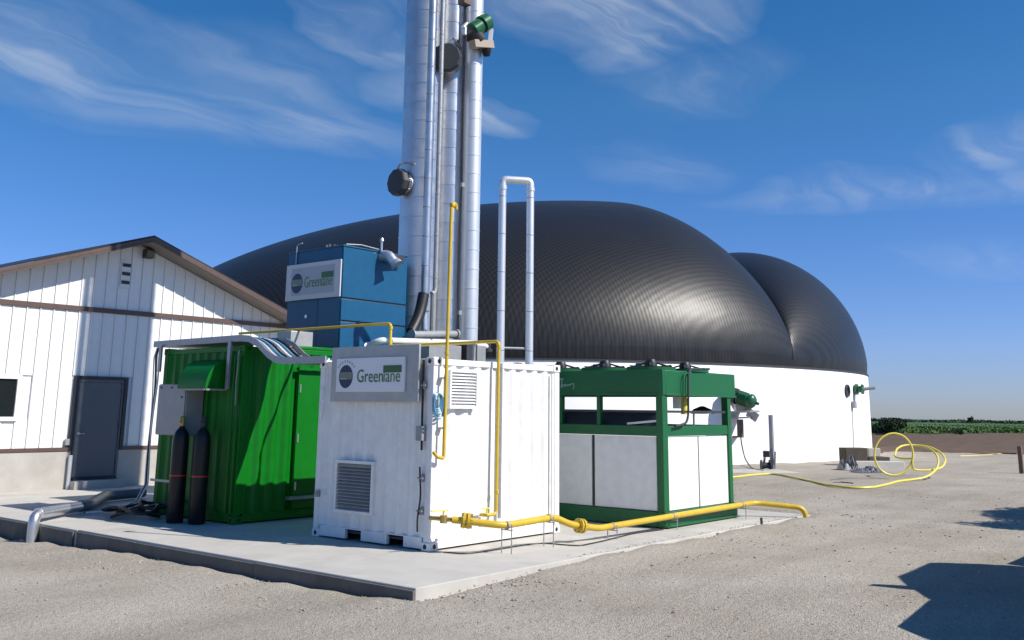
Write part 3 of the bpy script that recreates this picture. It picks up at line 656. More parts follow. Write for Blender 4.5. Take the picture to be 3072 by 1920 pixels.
wc = container('white_container', 0, 2.95, 0, 2.44, WH, 'white_paint', 'white ten foot shipping container with louvre vents and a mounted sign', True)
def louvre(parent, axis, a0, a1, z0, z1, plane, sgn, n, m_frame, m_slat, fr=.035):
    # sgn: outward direction along the normal axis
    def bx(b, u0, u1, w0, w1, d0, d1):
        lo, hi = min(plane+sgn*d0, plane+sgn*d1), max(plane+sgn*d0, plane+sgn*d1)
        b.box(u0, u1, lo, hi, w0, w1) if axis == 0 else b.box(lo, hi, u0, u1, w0, w1)
    b = MB(); bx(b, a0, a1, z0, z0+fr, -.02, .045); bx(b, a0, a1, z1-fr, z1, -.02, .045); bx(b, a0, a0+fr, z0+fr, z1-fr, -.02, .045); bx(b, a1-fr, a1, z0+fr, z1-fr, -.02, .045)
    v = b.build('louvre_vent', m_frame, parent)
    b = MB(); bx(b, a0+fr, a1-fr, z0+fr, z1-fr, -.035, -.02); b.build('vent_backing', 'dark_grey', v)
    hgt = (z1-z0-2*fr)/n
    for i in range(n):
        zc = z0+fr+hgt*(i+.5); b = MB()
        i0, i1 = plane+sgn*.038, plane-sgn*.012
        pts = [(i0, zc-hgt*.50), (i0, zc-hgt*.40), (i1, zc+hgt*.50), (i1, zc+hgt*.40)]
        if axis == 0: b.prism([(a0+fr, d, z) for d, z in pts], (a1-a0-2*fr, 0, 0))
        else: b.prism([(d, a0+fr, z) for d, z in pts], (0, a1-a0-2*fr, 0))
        b.build('slat', m_slat, v, smooth=False)
    return v
louvre(wc, 1, 1.11, 1.93, .385, 1.125, .006, -1, 14, 'white_paint', 'sheet_grey', .04)
louvre(wc, 0, .30, .89, 1.885, 2.42, .006, -1, 11, 'white_paint', 'white_panel', .03)
b = MB(); q = P(1268, 1300, 0, 0); b.box(-.07, .02, q[1]-.05, q[1]+.07, q[2]-.10, q[2]+.10); b.build('junction_box', 'grey_metal', wc, bevel=.008)
b = MB(); b.tube([(-.02, .185, 2.55), (-.02, .180, 1.6), (-.02, .175, 1.32)], .016, 8); b.tube([(-.03, .19, 1.10), (-.025, .16, .7), (-.05, .19, .42), (-.03, .2, .25)], .012, 8, bend=.1); b.build('edge_cable', 'black_rubber', wc)
for yq, zq in ((.17, .52), (.17, .95), (.17, 2.2), (2.33, .62)):
    b = MB(); b.box(-.03, .02, yq-.03, yq+.03, zq-.05, zq+.05); b.tube([(-.035, yq-.05, zq), (-.035, yq+.05, zq)], .012, 8); b.build('lashing_cleat', 'grey_metal', wc)
b = MB(); b.bar((1.44, -.012, .33), (1.44, -.012, 2.56), .035, .03); b.build('conduit', 'galvanised', wc)
b = MB(); b.box(2.72, 2.755, -.008, .02, .2, 2.45); b.build('seam_strip', 'white_paint', wc)
b = MB(); b.tube([(-.04, 2.31, 2.18), (-.04, 2.31, 2.0)], .02, 8); b.tube([(-.04, 2.31, 1.93), (-.04, 2.31, 1.70)], .02, 8); b.build('door_pin', 'white_panel', wc)

# company signs
def sign(name, label, parent_loc, plane_x, y_right, y_left, z0, z1, back=None, thick=.03, txtm='ink_green', face='sign_white', inset=0.0):
    t = thing(name, parent_loc, label, 'sign'); wdt = y_left-y_right; hgt = z1-z0
    if back:
        bz0, bz1, by0, by1 = back; b = MB(); b.box(plane_x+.012, plane_x+.05, by0, by1, bz0, bz1); b.build('backing_panel', 'sheet_grey', t, bevel=.006)
        for yy in (by0+.12, (by0+by1)/2, by1-.12):
            b = MB(); b.box(plane_x+.05, .03, yy-.02, yy+.02, bz0+.08, bz0+.12); b.box(plane_x+.05, .03, yy-.02, yy+.02, min(bz1-.25, 2.5), min(bz1-.2, 2.55)); b.build('stand_off', 'galvanised', t)
    b = MB(); b.box(plane_x-thick+.011, plane_x+.011, y_right, y_left, z0, z1); fc = b.build('sign_face', face, t, bevel=.003)
    xf = plane_x-thick+.008
    if inset:
        y_left -= inset*wdt; wdt *= 1-2*inset; z0 += inset*1.1*hgt; hgt *= 1-2.2*inset
        b = MB(); b.box(xf-.001, xf+.002, y_left-wdt*.98, y_left-wdt*.02, z0+.04*hgt, z0+hgt*.98); b.build('logo_panel', 'sign_panel', fc); xf -= .002
    yc = y_left-wdt*.150; zc = z0+hgt*.455; R = hgt*.335
    def disc(c_y, c_z, ry, rz_, m, nm, x, half=None):
        b = MB(); pts = [(x, c_y+ry*math.cos(a), c_z+rz_*math.sin(a)) for a in np.linspace(0, 2*math.pi, 33)[:-1]]; b.prism(pts, (.0025, 0, 0)); return b.build(nm, m, fc, smooth=False)
    disc(yc, zc, R*.93, R*1.03, 'ink_navy', 'roundel', xf)
    b = MB(); b.box(xf-.0015, xf+.001, yc-R*.84, yc+R*.84, zc-R*.26, zc+R*.40); b.build('roundel_band', 'ink_band', fc)
    b = MB(); b.box(xf-.0022, xf+.001, yc-R*.1, yc+R*.74, zc-R*.24, zc-R*.14); b.build('roundel_line', 'ink_pale', fc)
    b = MB()       # arc of small unreadable capitals over the roundel
    for a in np.linspace(2.45, .70, 8):
        ca, sa = math.cos(a), math.sin(a); p = np.array([xf, yc-R*1.36*ca, zc+R*1.36*sa]); tx = np.array([0, sa, ca]); up = np.array([0, -ca, sa])
        b.prism([p-tx*R*.07-up*R*.10, p+tx*R*.07-up*R*.10, p+tx*R*.07+up*R*.10, p-tx*R*.07+up*R*.10], (.0015, 0, 0))
    b.build('arc_lettering', 'ink_grey', fc, smooth=False)
    # logotype: letters read from the -x side, so +y runs to the left
    me = text_mesh('Green', 1.0); me2 = text_mesh('lane', 1.0)
    rm = Matrix(((0, 0, -1, 0), (-1, 0, 0, 0), (0, 1, 0, 0), (0, 0, 0, 1)))
    x_start = y_left-wdt*.325; total = wdt*.625; zbase = zc-R*.52
    def ext(m): vx = [v.co.x for v in m.vertices]; return min(vx), max(vx)
    a0, a1 = ext(me); c0, c1 = ext(me2); sc = total/((a1-a0)+(c1-c0)+.10); scz = hgt*.40/.74
    for m_, o0, col, nm in ((me, 0.0, txtm, 'lettering_green'), (me2, (a1-a0)+.07, 'ink_lime', 'lettering_lane')):
        lo = ext(m_)[0]
        for v in m_.vertices: v.co = Vector((-.0035+v.co.z*.3, -(v.co.x-lo+o0)*sc, v.co.y*scz))
        m_.materials.clear(); m_.materials.append(MATS[col]); m_.name = nm
        inst(nm, m_, (xf, x_start, zbase), fc)
    ys0 = x_start-((a1-a0)+.04)*sc
    b = MB(); b.box(xf-.0055, xf+.001, x_start-total-.01*wdt, ys0+.02*sc, zbase+scz*.50, zbase+scz*.88); b.build('green_bar', 'ink_green', fc)
    return t
sign('company_sign', 'company sign with navy roundel and green lettering on the white container', (-.09, 1.2, 2.0), -.09, P(1216, 1120, 0, -.09)[1], P(1012, 1120, 0, -.09)[1], 2.11, 2.60, back=(1.97, 2.77, .22, 2.07))

GH = 2.896
gc = container('green_container', 0, 6.06, 4.40, 6.84, GH, 'green_paint', 'bright green shipping container with side door and end vent hood')
# side door
b = MB(); b.box(1.20, 2.15, 4.385, 4.42, .17, 2.47); gd = b.build('door', 'green_paint', gc, bevel=.006)
b = MB(); b.box(1.16, 1.20, 4.378, 4.43, .15, 2.51); b.box(2.15, 2.19, 4.378, 4.43, .15, 2.51); b.box(1.20, 2.15, 4.378, 4.43, 2.47, 2.51); b.build('frame', 'green_paint', gd)
b = MB(); b.box(1.10, 2.2, 4.30, 4.385, 2.515, 2.56); b.build('drip_cap', 'green_paint', gd)
for zz_ in (.55, 1.35, 2.2):
    b = MB(); b.tube([(1.195, 4.372, zz_-.07), (1.195, 4.372, zz_+.07)], .016, 8); b.build('hinge', 'steel_pipe', gd)
b = MB(); b.bar((1.0, 4.33, .36), (2.4, 4.33, .36), .10, .05); b.build('kick_rail', 'galvanised', gc)
# end hood: quarter-round cowl
hy0, hy1, hz0, hz1, hd = 4.86, 5.68, 2.17, 2.66, .40
arc = [(-hd*math.cos(a), hz0+(hz1-hz0)*math.sin(a)) for a in np.linspace(0, math.pi/2, 12)]
b = MB()
for i in range(len(arc)-1): b.quad((arc[i][0], hy0, arc[i][1]), (arc[i+1][0], hy0, arc[i+1][1]), (arc[i+1][0], hy1, arc[i+1][1]), (arc[i][0], hy1, arc[i][1]))
hd_o = b.build('vent_hood', 'green_paint', gc)
for yy in (hy0, hy1):
    b = MB(); b.prism([(.02, yy-.006, hz0)]+[(q[0], yy-.006, q[1]) for q in arc]+[(.02, yy-.006, hz1)], (0, .012, 0)); b.build('hood_cheek', 'green_paint', hd_o, smooth=False)
for k in range(2):
    b = MB(); b.tube([(q[0]*(.82-.32*k), hy0-.012, hz0+.03+(q[1]-hz0)*(.86-.3*k)) for q in arc], .014, 6); b.build('hood_rib', 'green_paint', hd_o)
b = MB(); b.bar((-.42, hy0-.05, hz0-.02), (-.02, hy0-.05, hz0-.02), .05, .03); b.bar((-.40, hy0, hz0-.02), (-.40, hy1, hz0-.02), .03, .03); b.build('hood_flange', 'grey_metal', hd_o)
for yy in (4.47, 4.60):
    b = MB(); b.tube([(-.03, yy, .16), (-.03, yy, 2.72)], .018, 8); b.build('lock_rod', 'green_paint', gc)
b = MB(); b.box(1.0, 2.0, 4.45, 5.6, GH-.02, GH+.05); b.build('roof_hatch', 'green_paint', gc, bevel=.02)
b = MB(); b.tube([(-.02, 4.52, 2.8), (-.04, 4.50, 2.5), (-.03, 4.53, 2.25), (-.03, 4.5, 1.9)], .014, 6, bend=.1); b.build('thin_cable', 'grey_metal', gc)

# electrical cabinet on the container's end
ec = thing('electrical_cabinet', (-.3, 6.4, 1.3), 'grey electrical cabinet hung on the shaded end of the green container', 'cabinet')
cy0, cy1, cz0, cz1 = P(553, 1230, 0, -.36)[1], P(470, 1230, 0, -.36)[1], P(510, 1306, 0, -.36)[2], P(510, 1152, 0, -.36)[2]
b = MB(); b.box(-.34, .0, cy0, cy1, cz0, cz1); cb = b.build('cabinet_body', 'grey_metal', ec, bevel=.01)
b = MB(); b.box(-.362, -.341, cy0+.012, cy1-.012, cz0+.012, cz1-.012); cdoor = b.build('cabinet_door', 'grey_metal', ec, bevel=.006)
for fy, fz in ((.12, .93), (.5, .93), (.88, .93), (.12, .74)):
    b = MB(); b.lathe((-.362, cy0+fy*(cy1-cy0), cz0+fz*(cz1-cz0)), (-1, 0, 0), [(.018, 0), (.018, .012)], 10); b.build('door_latch', 'dark_grey', cdoor)
b = MB(); b.tube([(-.2, cy0+.15, cz0), (-.2, cy0+.15, .5)], .02, 8); b.tube([(-.2, cy0+.35, cz0), (-.2, cy0+.35, .5)], .02, 8); b.tube([(-.2, cy0+.5, cz0), (-.2, cy0+.5, .5)], .015, 8); b.build('conduit', 'galvanised', ec)
b = MB(); b.bar((-.3, cy0-.1, .62), (-.3, cy1+.1, .62), .03, .04); b.build('support_rail', 'galvanised', ec)

# gas bottles
def bottle(x, y, tl, label):
    t = thing('gas_bottle', (x, y, 0), label, 'gas bottle'); r = .135
    b = MB(); b.lathe((x, y, .0), (0, 0, 1), [(r*.9, 0.0), (r, .02), (r, 1.32), (r*.93, 1.40), (r*.7, 1.47), (r*.34, 1.52), (r*.30, 1.56)], 24); b.build('bottle_body', 'black_paint', t)
    b = MB(); b.ring((x, y, .74), (0, 0, 1), r+.004, r-.02, .025, 24); b.build('red_band', 'red_ring', t)
    b = MB(); b.lathe((x, y, 1.55), (0, 0, 1), [(.045, 0), (.05, .03), (.05, .13), (.035, .16)], 12); b.tube([(x, y, 1.62), (x-.07, y-.04, 1.62)], .02, 8); b.build('valve', 'brass' if tl else 'dark_grey', t)
bottle(-.47, 5.34, True, 'black gas bottle with faded red band, in front of the grey cabinet')
bottle(-.33, 4.93, False, 'black gas bottle with bright red band, beside the container corner')
# black hoses heaped on the pad
for k, (hx, hy, rr) in enumerate(((-.55, 6.35, .38), (-.45, 6.7, .45), (-.75, 6.0, .30), (-.3, 6.15, .33))):
    b = MB(); pts = [(hx+rr*math.cos(a)*(1+.1*math.sin(3*a+k)), hy+rr*math.sin(a), .035+.05*k+.05*(1+math.sin(2*a+k))) for a in np.linspace(0, 9.5, 46)]
    pts += [(hx+.2, hy+.6+.2*k, .05), (.1, hy+1.2, .04)]
    o = b.tube(pts, .026, 8).build('black_hose', 'black_rubber', base=(hx, hy, 0)); tag(o, 'coiled black hose in the heap beside the gas bottles', 'hose', 'black hoses heaped by the green container')
# white and black cables up the container's far corner
for k, (m_, dy, r_) in enumerate((('white_pipe', 6.93, .016), ('black_rubber', 6.98, .020), ('white_pipe', 7.02, .012))):
    b = MB(); pts = [(-.05, dy-.02, 2.92)]+[(-.06+.02*math.sin(z*3+k), dy+.03*math.sin(z*2.2+k*1.3), z) for z in np.linspace(2.75, .5, 12)]+[(-.15, dy+.1, .2), (-.4, dy+.25, .06), (-.9, dy+.5, .04)]
    o = b.tube(pts, r_, 6).build('cable', m_, base=(-.05, dy, 0)); tag(o, ['thin white cable', 'thick black cable', 'thinner second white cable'][k]+' hanging down the far corner of the green container', 'cable')

# cable tray from the green container down to the white one
tr = thing('cable_tray', (0, 4.4, 2.9), 'grey cable tray stepping down from the green container to the white container', 'cable tray')
path = [(7.12, 2.985), (4.45, 3.005), (4.22, 2.985), (3.98, 2.90), (3.70, 2.72), (3.50, 2.635), (3.25, 2.605), (2.25, 2.60)]
for xr in (-.06, .70):
    b = MB()
    for i in range(len(path)-1):
        (ya, za), (yb, zb_) = path[i], path[i+1]
        b.add([(xr, ya, za-.055), (xr+.025, ya, za-.055), (xr+.025, ya, za+.055), (xr, ya, za+.055), (xr, yb, zb_-.055), (xr+.025, yb, zb_-.055), (xr+.025, yb, zb_+.055), (xr, yb, zb_+.055)],
              [(0, 1, 5, 4), (1, 2, 6, 5), (2, 3, 7, 6), (3, 0, 4, 7)]+([(3, 2, 1, 0)] if i == 0 else [])+([(4, 5, 6, 7)] if i == len(path)-2 else []))
    b.build('side_rail', 'galvanised', tr, ang=50)
def pz(y):
    for (ya, za), (yb, zb_) in zip(path, path[1:]):
        if yb <= y <= ya: return za+(zb_-za)*(ya-y)/(ya-yb)
    return path[-1][1]
for y in np.arange(2.35, 7.1, .28):
    b = MB(); b.box(-.035, .70, y-.02, y+.02, pz(y)-.044, pz(y)-.02); b.build('rung', 'galvanised', tr)
b = MB()
for (ya, za), (yb, zb_) in zip(path, path[1:]): b.add([(-.034, ya, za-.048), (.699, ya, za-.048), (.699, yb, zb_-.048), (-.034, yb, zb_-.048)], [(0, 1, 2, 3)])
b.build('tray_floor', 'galvanised', tr, ang=50)
for k, xk in enumerate((.06, .15, .23, .34, .44, .52)):
    b = MB(); b.tube([(xk, y, pz(y)+.005+(k % 3)*.006) for y in (7.1, 6, 5, 4.45, 4.22, 3.98, 3.7, 3.5, 3.25, 2.3)], .018+.006*(k % 2), 8, bend=.1); b.build('tray_cable', ('white_pipe', 'hose_blue', 'black_rubber')[k % 3], tr)
for yy, z0 in ((6.82, 2.48), (4.70, 2.16)):
    b = MB(); b.box(-.10, -.065, yy-.04, yy+.04, z0, 2.96); b.build('hanger', 'galvanised', tr)

# ------------------------------------------------------------------ blue cabinet on the green container's roof
BX0, BX1, BY0, BY1, BZ0, BZ1 = 2.07, 3.75, 4.42, 6.02, GH+.01, 4.85
bl = thing('blue_cabinet', (BX0, BY0, GH), 'blue steel equipment cabinet standing on the roof of the green container', 'cabinet')
S1, S2 = 3.885, 3.46
b = MB(); b.box(BX0+.02, BX1-.02, BY0+.02, BY1-.02, BZ0, BZ1-.01); b.build('inner_case', 'dark_grey', bl)
for z0, z1 in ((BZ0, S2-.02), (S2+.012, S1-.02), (S1+.012, BZ1)):
    b = MB(); b.box(BX0+.012, BX1, BY0, BY0+.03, z0, z1); b.build('front_panel', 'blue_paint', bl, bevel=.006)
    b = MB(); b.box(BX1-.03, BX1, BY0+.035, BY1, z0, z1); b.build('side_panel', 'blue_paint', bl, bevel=.006)
b = MB(); b.box(BX0, BX0+.03, BY0+.034, BY0+.66, BZ0, S1+.02); b.build('end_panel', 'blue_paint', bl, bevel=.006)
b = MB(); b.box(BX0+.012, BX0+.042, BY0+.68, BY1, BZ0, S1+.02); ep = b.build('end_panel', 'blue_paint', bl, bevel=.006)
b = MB(); b.lathe((BX0+.012, BY0+1.0, 3.58), (-1, 0, 0), [(.035, 0), (.035, .015)], 12); b.build('round_latch', 'steel_pipe', ep)
b = MB(); b.box(BX0, BX0+.03, BY0+.034, BY1, S1+.03, BZ1); b.build('end_panel', 'blue_paint', bl, bevel=.006)
b = MB(); b.box(BX0-.015, BX1+.015, BY0-.015, BY1+.015, BZ1+.002, BZ1+.03); b.build('top_cap', 'blue_paint', bl, bevel=.006)
for xq, yq, hq in ((2.3, 5.2, .10), (2.5, 5.35, .16), (2.2, 4.85, .06), (2.4, 5.0, .09)):
    b = MB(); b.lathe((xq, yq, BZ1+.03), (0, 0, 1), [(.05, 0), (.05, hq*.6), (.03, hq)], 10); b.build('cable_gland', 'dark_grey', bl)
b = MB(); b.tube([(BX0-.02, 5.78, S1+.1), (BX0-.02, 5.78, 5.0), (BX0-.02, 5.62, 5.02)], .012, 6, bend=.05); b.build('vent_tube', 'galvanised', bl)
b = MB(); b.tube([(2.15, BY0+.02, 4.90), (2.5, BY0-.01, 4.93), (2.95, BY0-.02, 4.90), (3.1, BY0-.06, 4.86)], .012, 6); b.build('top_cable', 'galvanised', bl)
# flared exhaust on the lit face
q = P(1150, 772, 1, BY0-.1); ex = thing('exhaust_outlet', (q[0], BY0, q[2]), 'shiny steel exhaust outlet elbow on the sunlit face of the blue cabinet', 'exhaust')
b = MB(); b.tube([(q[0]+.05, BY0+.01, q[2]+.05), (q[0]+.05, BY0-.18, q[2]+.05), (q[0]+.10, BY0-.30, q[2]-.10)], .10, 16, bend=.12, rads=None); b.build('elbow', 'steel_pipe', ex)
b = MB(); b.lathe((q[0]+.10, BY0-.29, q[2]-.08), (.35, -.55, -.75), [(.10, 0), (.13, .10), (.125, .10), (.09, .02)], 18); b.build('bell_mouth', 'steel_pipe', ex)
b = MB(); b.tube([(q[0]-.02, BY0-.06, q[2]+.12), (q[0]-.02, BY0-.06, q[2]+.34)], .022, 8); b.lathe((q[0]-.02, BY0-.06, q[2]+.30), (0, 0, 1), [(.03, 0), (.045, .03), (.03, .08)], 10); b.build('cap_fitting', 'steel_pipe', ex)
b = MB(); b.bar((q[0]+.15, BY0-.16, q[2]), (q[0]+.52, BY0-.12, q[2]+.02), .05, .16); b.build('outlet_flap', 'dark_grey', ex)
sign('company_sign', 'company sign with small roundel and lime lettering on the blue cabinet', (BX0-.04, 5.2, 3.9), BX0-.045, BY0-.02, BY1-.02, 3.90, 4.60, txtm='ink_lime', face='sign_grey', inset=.09)

# ------------------------------------------------------------------ scrubber columns
TOPZ = 13.4
def column(x, y, r, z0, seg, label, phase=0.0, m_='steel_cladding'):
    t = thing('scrubber_column', (x, y, z0), label, 'column')
    s = MB(); s.lathe((0, 0, 0), (0, 0, 1), [(r+.007, 0), (r+.007, .020), (r, .021), (r, seg+.004)], 40); me = s.mesh('cladding_section', ang=25)
    k = 0; z = z0
    while z < TOPZ:
        o = inst('cladding_section', me, (x, y, z), t, m_, (0, 0, phase+k*1.1)); z += seg; k += 1
    b = MB(); b.lathe((x, y, z0-.02), (0, 0, 1), [(r+.05, 0), (r+.05, .05), (r+.01, .055)], 32); b.build('base_flange', 'grey_metal', t)
    return t
LC = np.array([4.82, 5.20]); MC = np.array([5.66, 5.16]); RC = np.array([5.83, 4.60])
cl_ = column(LC[0], LC[1], .42, GH+.01, .425, 'wide steel clad column nearest the blue cabinet, with a low dark manway', .3)
cm_ = column(MC[0], MC[1], .36, GH+.01, .425, 'middle steel clad column with a high dark manway cover', 1.1)
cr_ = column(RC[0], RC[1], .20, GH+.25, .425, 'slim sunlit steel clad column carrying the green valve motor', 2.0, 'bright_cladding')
def manway(parent, c, z, d, reach, R):
    d = np.array([d[0], d[1], 0.]); d /= np.linalg.norm(d); c3 = np.array([c[0], c[1], z])
    b = MB(); b.lathe(c3+d*.2, d, [(R*.72, 0), (R*.72, reach-.28)], 20); mw = b.build('manway', 'steel_cladding', parent)
    b = MB(); b.lathe(c3+d*(reach-.16), d, [(R*.9, 0), (R, .02), (R, .15), (R*.94, .18), (.02, .185)], 10); b.build('manway_cover', 'dark_grey', mw, ang=20)
    s = np.array([-d[1], d[0], 0]); p = c3+d*(reach-.02)
    b = MB(); b.tube([c3+s*.30+d*.15+np.array([0, 0, .0]), c3+s*.30+d*.15+np.array([0, 0, R*1.35]), p+s*.12+np.array([0, 0, R*1.38]), p+np.array([0, 0, R*.9])], .022, 8, bend=.12); b.build('davit_arm', 'galvanised', mw)
manway(cl_, LC, P(1207, 530, 1, 4.9)[2]-.03, (-1, .1), .66, .30)
manway(cm_, MC, P(1335, 165, 1, 4.55)[2], (-.80, -.60), .95, .33)
# pipes running down between the columns
def vpipe(px, y, r, z0, z1, m_, label, seg=None):
    q = P(px, 700, 1, y); t = thing('riser_pipe', (q[0], y, z0), label, 'pipe')
    b = MB(); b.tube([(q[0], y, z0), (q[0], y, z1)], r, 16); b.build('pipe', m_, t)
    if seg:
        s = MB(); s.lathe((0, 0, 0), (0, 0, 1), [(r+.002, 0), (r+.006, .004), (r+.006, .022), (r+.002, .026)], 16); me = s.mesh('clamp_band')
        z = z0+.2
        while z < z1: inst('clamp_band', me, (q[0], y, z), t, 'grey_metal'); z += seg
    return t, q
t1_, q1 = vpipe(1279, 4.62, .085, 3.95, TOPZ, 'steel_cladding', 'steel clad riser pipe in front of the wide column', .62)
b = MB(); b.lathe((q1[0], 4.62, 3.83), (0, 0, 1), [(.075, 0), (.12, .01), (.12, .05), (.085, .06), (.085, .14)], 16); b.build('pipe_flange', 'grey_metal', t1_)
b = MB(); b.tube([(q1[0], 4.62, 3.86), (q1[0], 4.60, 3.45)], .08, 14); b.build('lower_spool', 'steel_pipe', t1_)
t2_, q2 = vpipe(1310, 4.62, .052, 4.35, TOPZ, 'galvanised', 'thin grey riser pipe in the gap between two columns', .9)
b = MB(); b.tube([(q2[0], 4.62, 4.36), (q2[0]-.02, 4.62, 4.26), (q2[0]-.1, 4.62, 4.22)], .052, 10); b.tube([(q2[0]-.05, 4.62, 4.25), (q2[0]-.05, 4.62, 3.2)], .06, 10); b.build('lower_leg', 'grey_metal', t2_)
h0 = P(1271, 882, 1, 4.44); h1 = P(1262, 930, 1, 4.42); h2 = P(1250, 965, 1, 4.40); h3 = P(1234, 995, 1, 4.38)
b = MB(); b.tube([h0, h1, h2, h3], .115, 14, bend=.2, rads=None); o = b.build('flexible_duct', 'black_rubber', base=h3); tag(o, 'thick black flexible duct curving at the foot of the wide column', 'duct')
b = MB(); pts = []
zs = np.linspace(3.3, TOPZ, 40); qq = P(1384, 600, 1, 4.34)
for i, z in enumerate(zs): pts.append((qq[0]+.03*math.sin(z*.9), 4.34+.02*math.sin(z*1.7), z))
o = b.tube(pts, .016, 6).build('instrument_cable', 'black_rubber', base=(qq[0], 4.34, 3.3)); tag(o, 'thin black instrument cable running up the slim column', 'cable')
for k, z in enumerate((3.85, 6.6)):
    o = MB().box(qq[0]-.03, qq[0]+.05, 4.30, 4.36, z-.04, z+.05).build('cable_box', 'grey_metal', base=(qq[0], 4.34, z)); tag(o, ('small grey cable box low on the slim column', 'small grey cable box halfway up the slim column')[k], 'junction box')
a = P(1236, 1005, 1, 4.25); c = P(1368, 1003, 1, 4.25)
hp = thing('header_pipe', a, 'grey horizontal header pipe at the foot of the steel columns', 'pipe')
b = MB(); b.tube([a, c], .078, 16); b.build('pipe', 'grey_metal', hp)
for e in (a, c): b = MB(); b.lathe(e-np.array([.02, 0, 0]), (1, 0, 0), [(.11, 0), (.11, .04)], 16); b.build('end_flange', 'galvanised', hp)
# motorised valve high on the slim column
vc = P(1430, 95, 1, 4.35); mv = thing('motor_valve', vc, 'green motorised valve high on the slim steel column', 'valve')
e1 = P(1416, 92, 1, 4.30); e2 = P(1482, 50, 1, 4.12); dv = (e2-e1)/np.linalg.norm(e2-e1)
b = MB(); b.lathe(e1, dv, [(.11, 0), (.17, .02), (.17, .26), (.13, .27), (.13, .31), (.20, .32), (.20, .50), (.16, .54), (.02, .545)], 20); b.build('motor', 'motor_green', mv)
b = MB(); g0 = P(1422, 105, 1, 4.35); g1 = P(1440, 128, 1, 4.32); b.lathe(g0, g1-g0, [(.16, -.16), (.21, -.13), (.21, .16), (.15, .2), (.15, .32)], 16); b.build('gear_housing', 'fan_black', mv)
b = MB(); b.bar(P(1416, 132, 1, 4.3), P(1472, 136, 1, 4.25), .22, .17); b.build('yoke', 'beige', mv)
b = MB(); g2 = P(1457, 140, 1, 4.27); b.lathe(g2, (.25, 0, -1), [(.11, 0), (.11, .12), (.07, .22)], 12); b.build('tip_guard', 'black_paint', mv)
b = MB(); b.bar(P(1474, 88, 1, 4.2), P(1470, 126, 1, 4.22), .13, .09); b.build('name_plate', 'white_panel', mv)
b = MB(); b.tube([P(1400, 70, 1, 4.32), P(1388, 84, 1, 4.3), P(1391, 104, 1, 4.28)], .04, 10); b.lathe(P(1394, 92, 1, 4.25), (0, 0, 1), [(.05, -.1), (.05, .08)], 10); b.build('actuator_tube', 'steel_pipe', mv)
b = MB(); q = P(1398, 6, 1, 4.3); b.box(q[0]-.14, q[0]+.1, q[1]-.08, q[1]+.12, q[2]-.07, q[2]+.25); o = b.build('valve_bracket', 'brown_steel', base=q); tag(o, 'reddish brown bracket at the top of the slim column', 'bracket')

# ------------------------------------------------------------------ pipes above the containers
# pale pipe along the front of the green container's roof
w0 = P(1128, 1034, 1, 4.38); w1 = P(1150, 1021, 1, 4.05); w2 = P(1410, 1030, 1, 4.05); w3 = P(1462, 1040, 1, 4.05)
wpn = thing('white_pipe', w1, 'pale insulated pipe running from the blue cabinet above the white container', 'pipe')
b = MB(); b.tube([(w1[0]-.06, 4.43, w1[2]-.12), (w1[0]-.06, 4.07, w1[2]), (w1[0]+.3, 4.05, w1[2]+.005), w2, w3], .062, 16, bend=.14); b.build('pipe', 'white_pipe', wpn)
b = MB(); b.lathe((w1[0]-.06, 4.415, w1[2]-.12), (0, -1, .2), [(.10, 0), (.10, .03), (.07, .035)], 16); b.build('wall_flange', 'steel_pipe', wpn)
for f in (.42, .80):
    p_ = np.array(w1)*(1-f)+np.array(w3)*f
    b = MB(); b.box(p_[0]-.02, p_[0]+.02, 4.0, 4.12, 2.2, p_[2]+.075); b.build('pipe_support', 'black_rubber', wpn)
b = MB(); b.lathe(np.array(w3)+np.array([0, 0, -.1]), (0, 0, 1), [(.11, 0), (.11, .05), (.07, .06), (.07, .18)], 14); b.build('end_fitting', 'dark_grey', wpn)
# small equipment glimpsed between the container roofs
for k, (px, py, m_, sx, sz, lab) in enumerate(((1400, 1052, 'dark_grey', .16, .26, 'dark grey equipment box seen over the white container roof'), (1428, 1056, 'grey_metal', .13, .24, 'light grey equipment box seen over the white container roof'), (1320, 1052, 'grey_metal', .45, .22, 'long grey duct box seen over the white container roof'))):
    q = P(px, py, 1, 3.6); o = MB().box(q[0]-sx, q[0]+sx, 3.45, 3.75, 0, q[2]+sz/2).build('equipment_box', m_, base=(q[0], 3.6, 0), bevel=.01); tag(o, lab, 'equipment')
q = P(895, 1020, 1, 4.7); o = MB().box(q[0]-.25, q[0]+.25, 4.6, 5.0, GH-.02, q[2]+.15).build('roof_box', 'sheet_grey', base=(q[0], 4.7, GH), bevel=.01); tag(o, 'small pale grey box on the green container roof beside the cable tray', 'equipment')

# inverted U pipe loop behind the white container
lr = P(1588, 1000, 1, 1.40); ll = P(1502, 1000, 1, 1.72); zt = P(1588, 542, 1, 1.40)[2]
lp = thing('pipe_loop', (lr[0], lr[1], 0), 'tall inverted U loop of pale clad pipe rising behind the white container', 'pipe')
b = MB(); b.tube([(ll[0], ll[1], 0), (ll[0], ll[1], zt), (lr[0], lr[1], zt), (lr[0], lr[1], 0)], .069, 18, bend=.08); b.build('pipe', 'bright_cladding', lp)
s = MB(); s.lathe((0, 0, 0), (0, 0, 1), [(.069, 0), (.0735, .003), (.0735, .012), (.069, .015)], 18); me = s.mesh('joint_band')
for c_ in (ll, lr):
    for z in (2.9, 3.6, 4.3, 5.0, 5.7): inst('joint_band', me, (c_[0], c_[1], z), lp, 'galvanised')
    b = MB(); b.lathe((c_[0], c_[1], zt-.20), (0, 0, 1), [(.069, 0), (.08, .005), (.08, .07), (.069, .075)], 18); b.build('elbow_collar', 'bright_cladding', lp)
b = MB(); b.tube([(ll[0], ll[1], 2.95), (lr[0], lr[1], 2.95)], .022, 8); b.build('cross_brace', 'galvanised', lp)

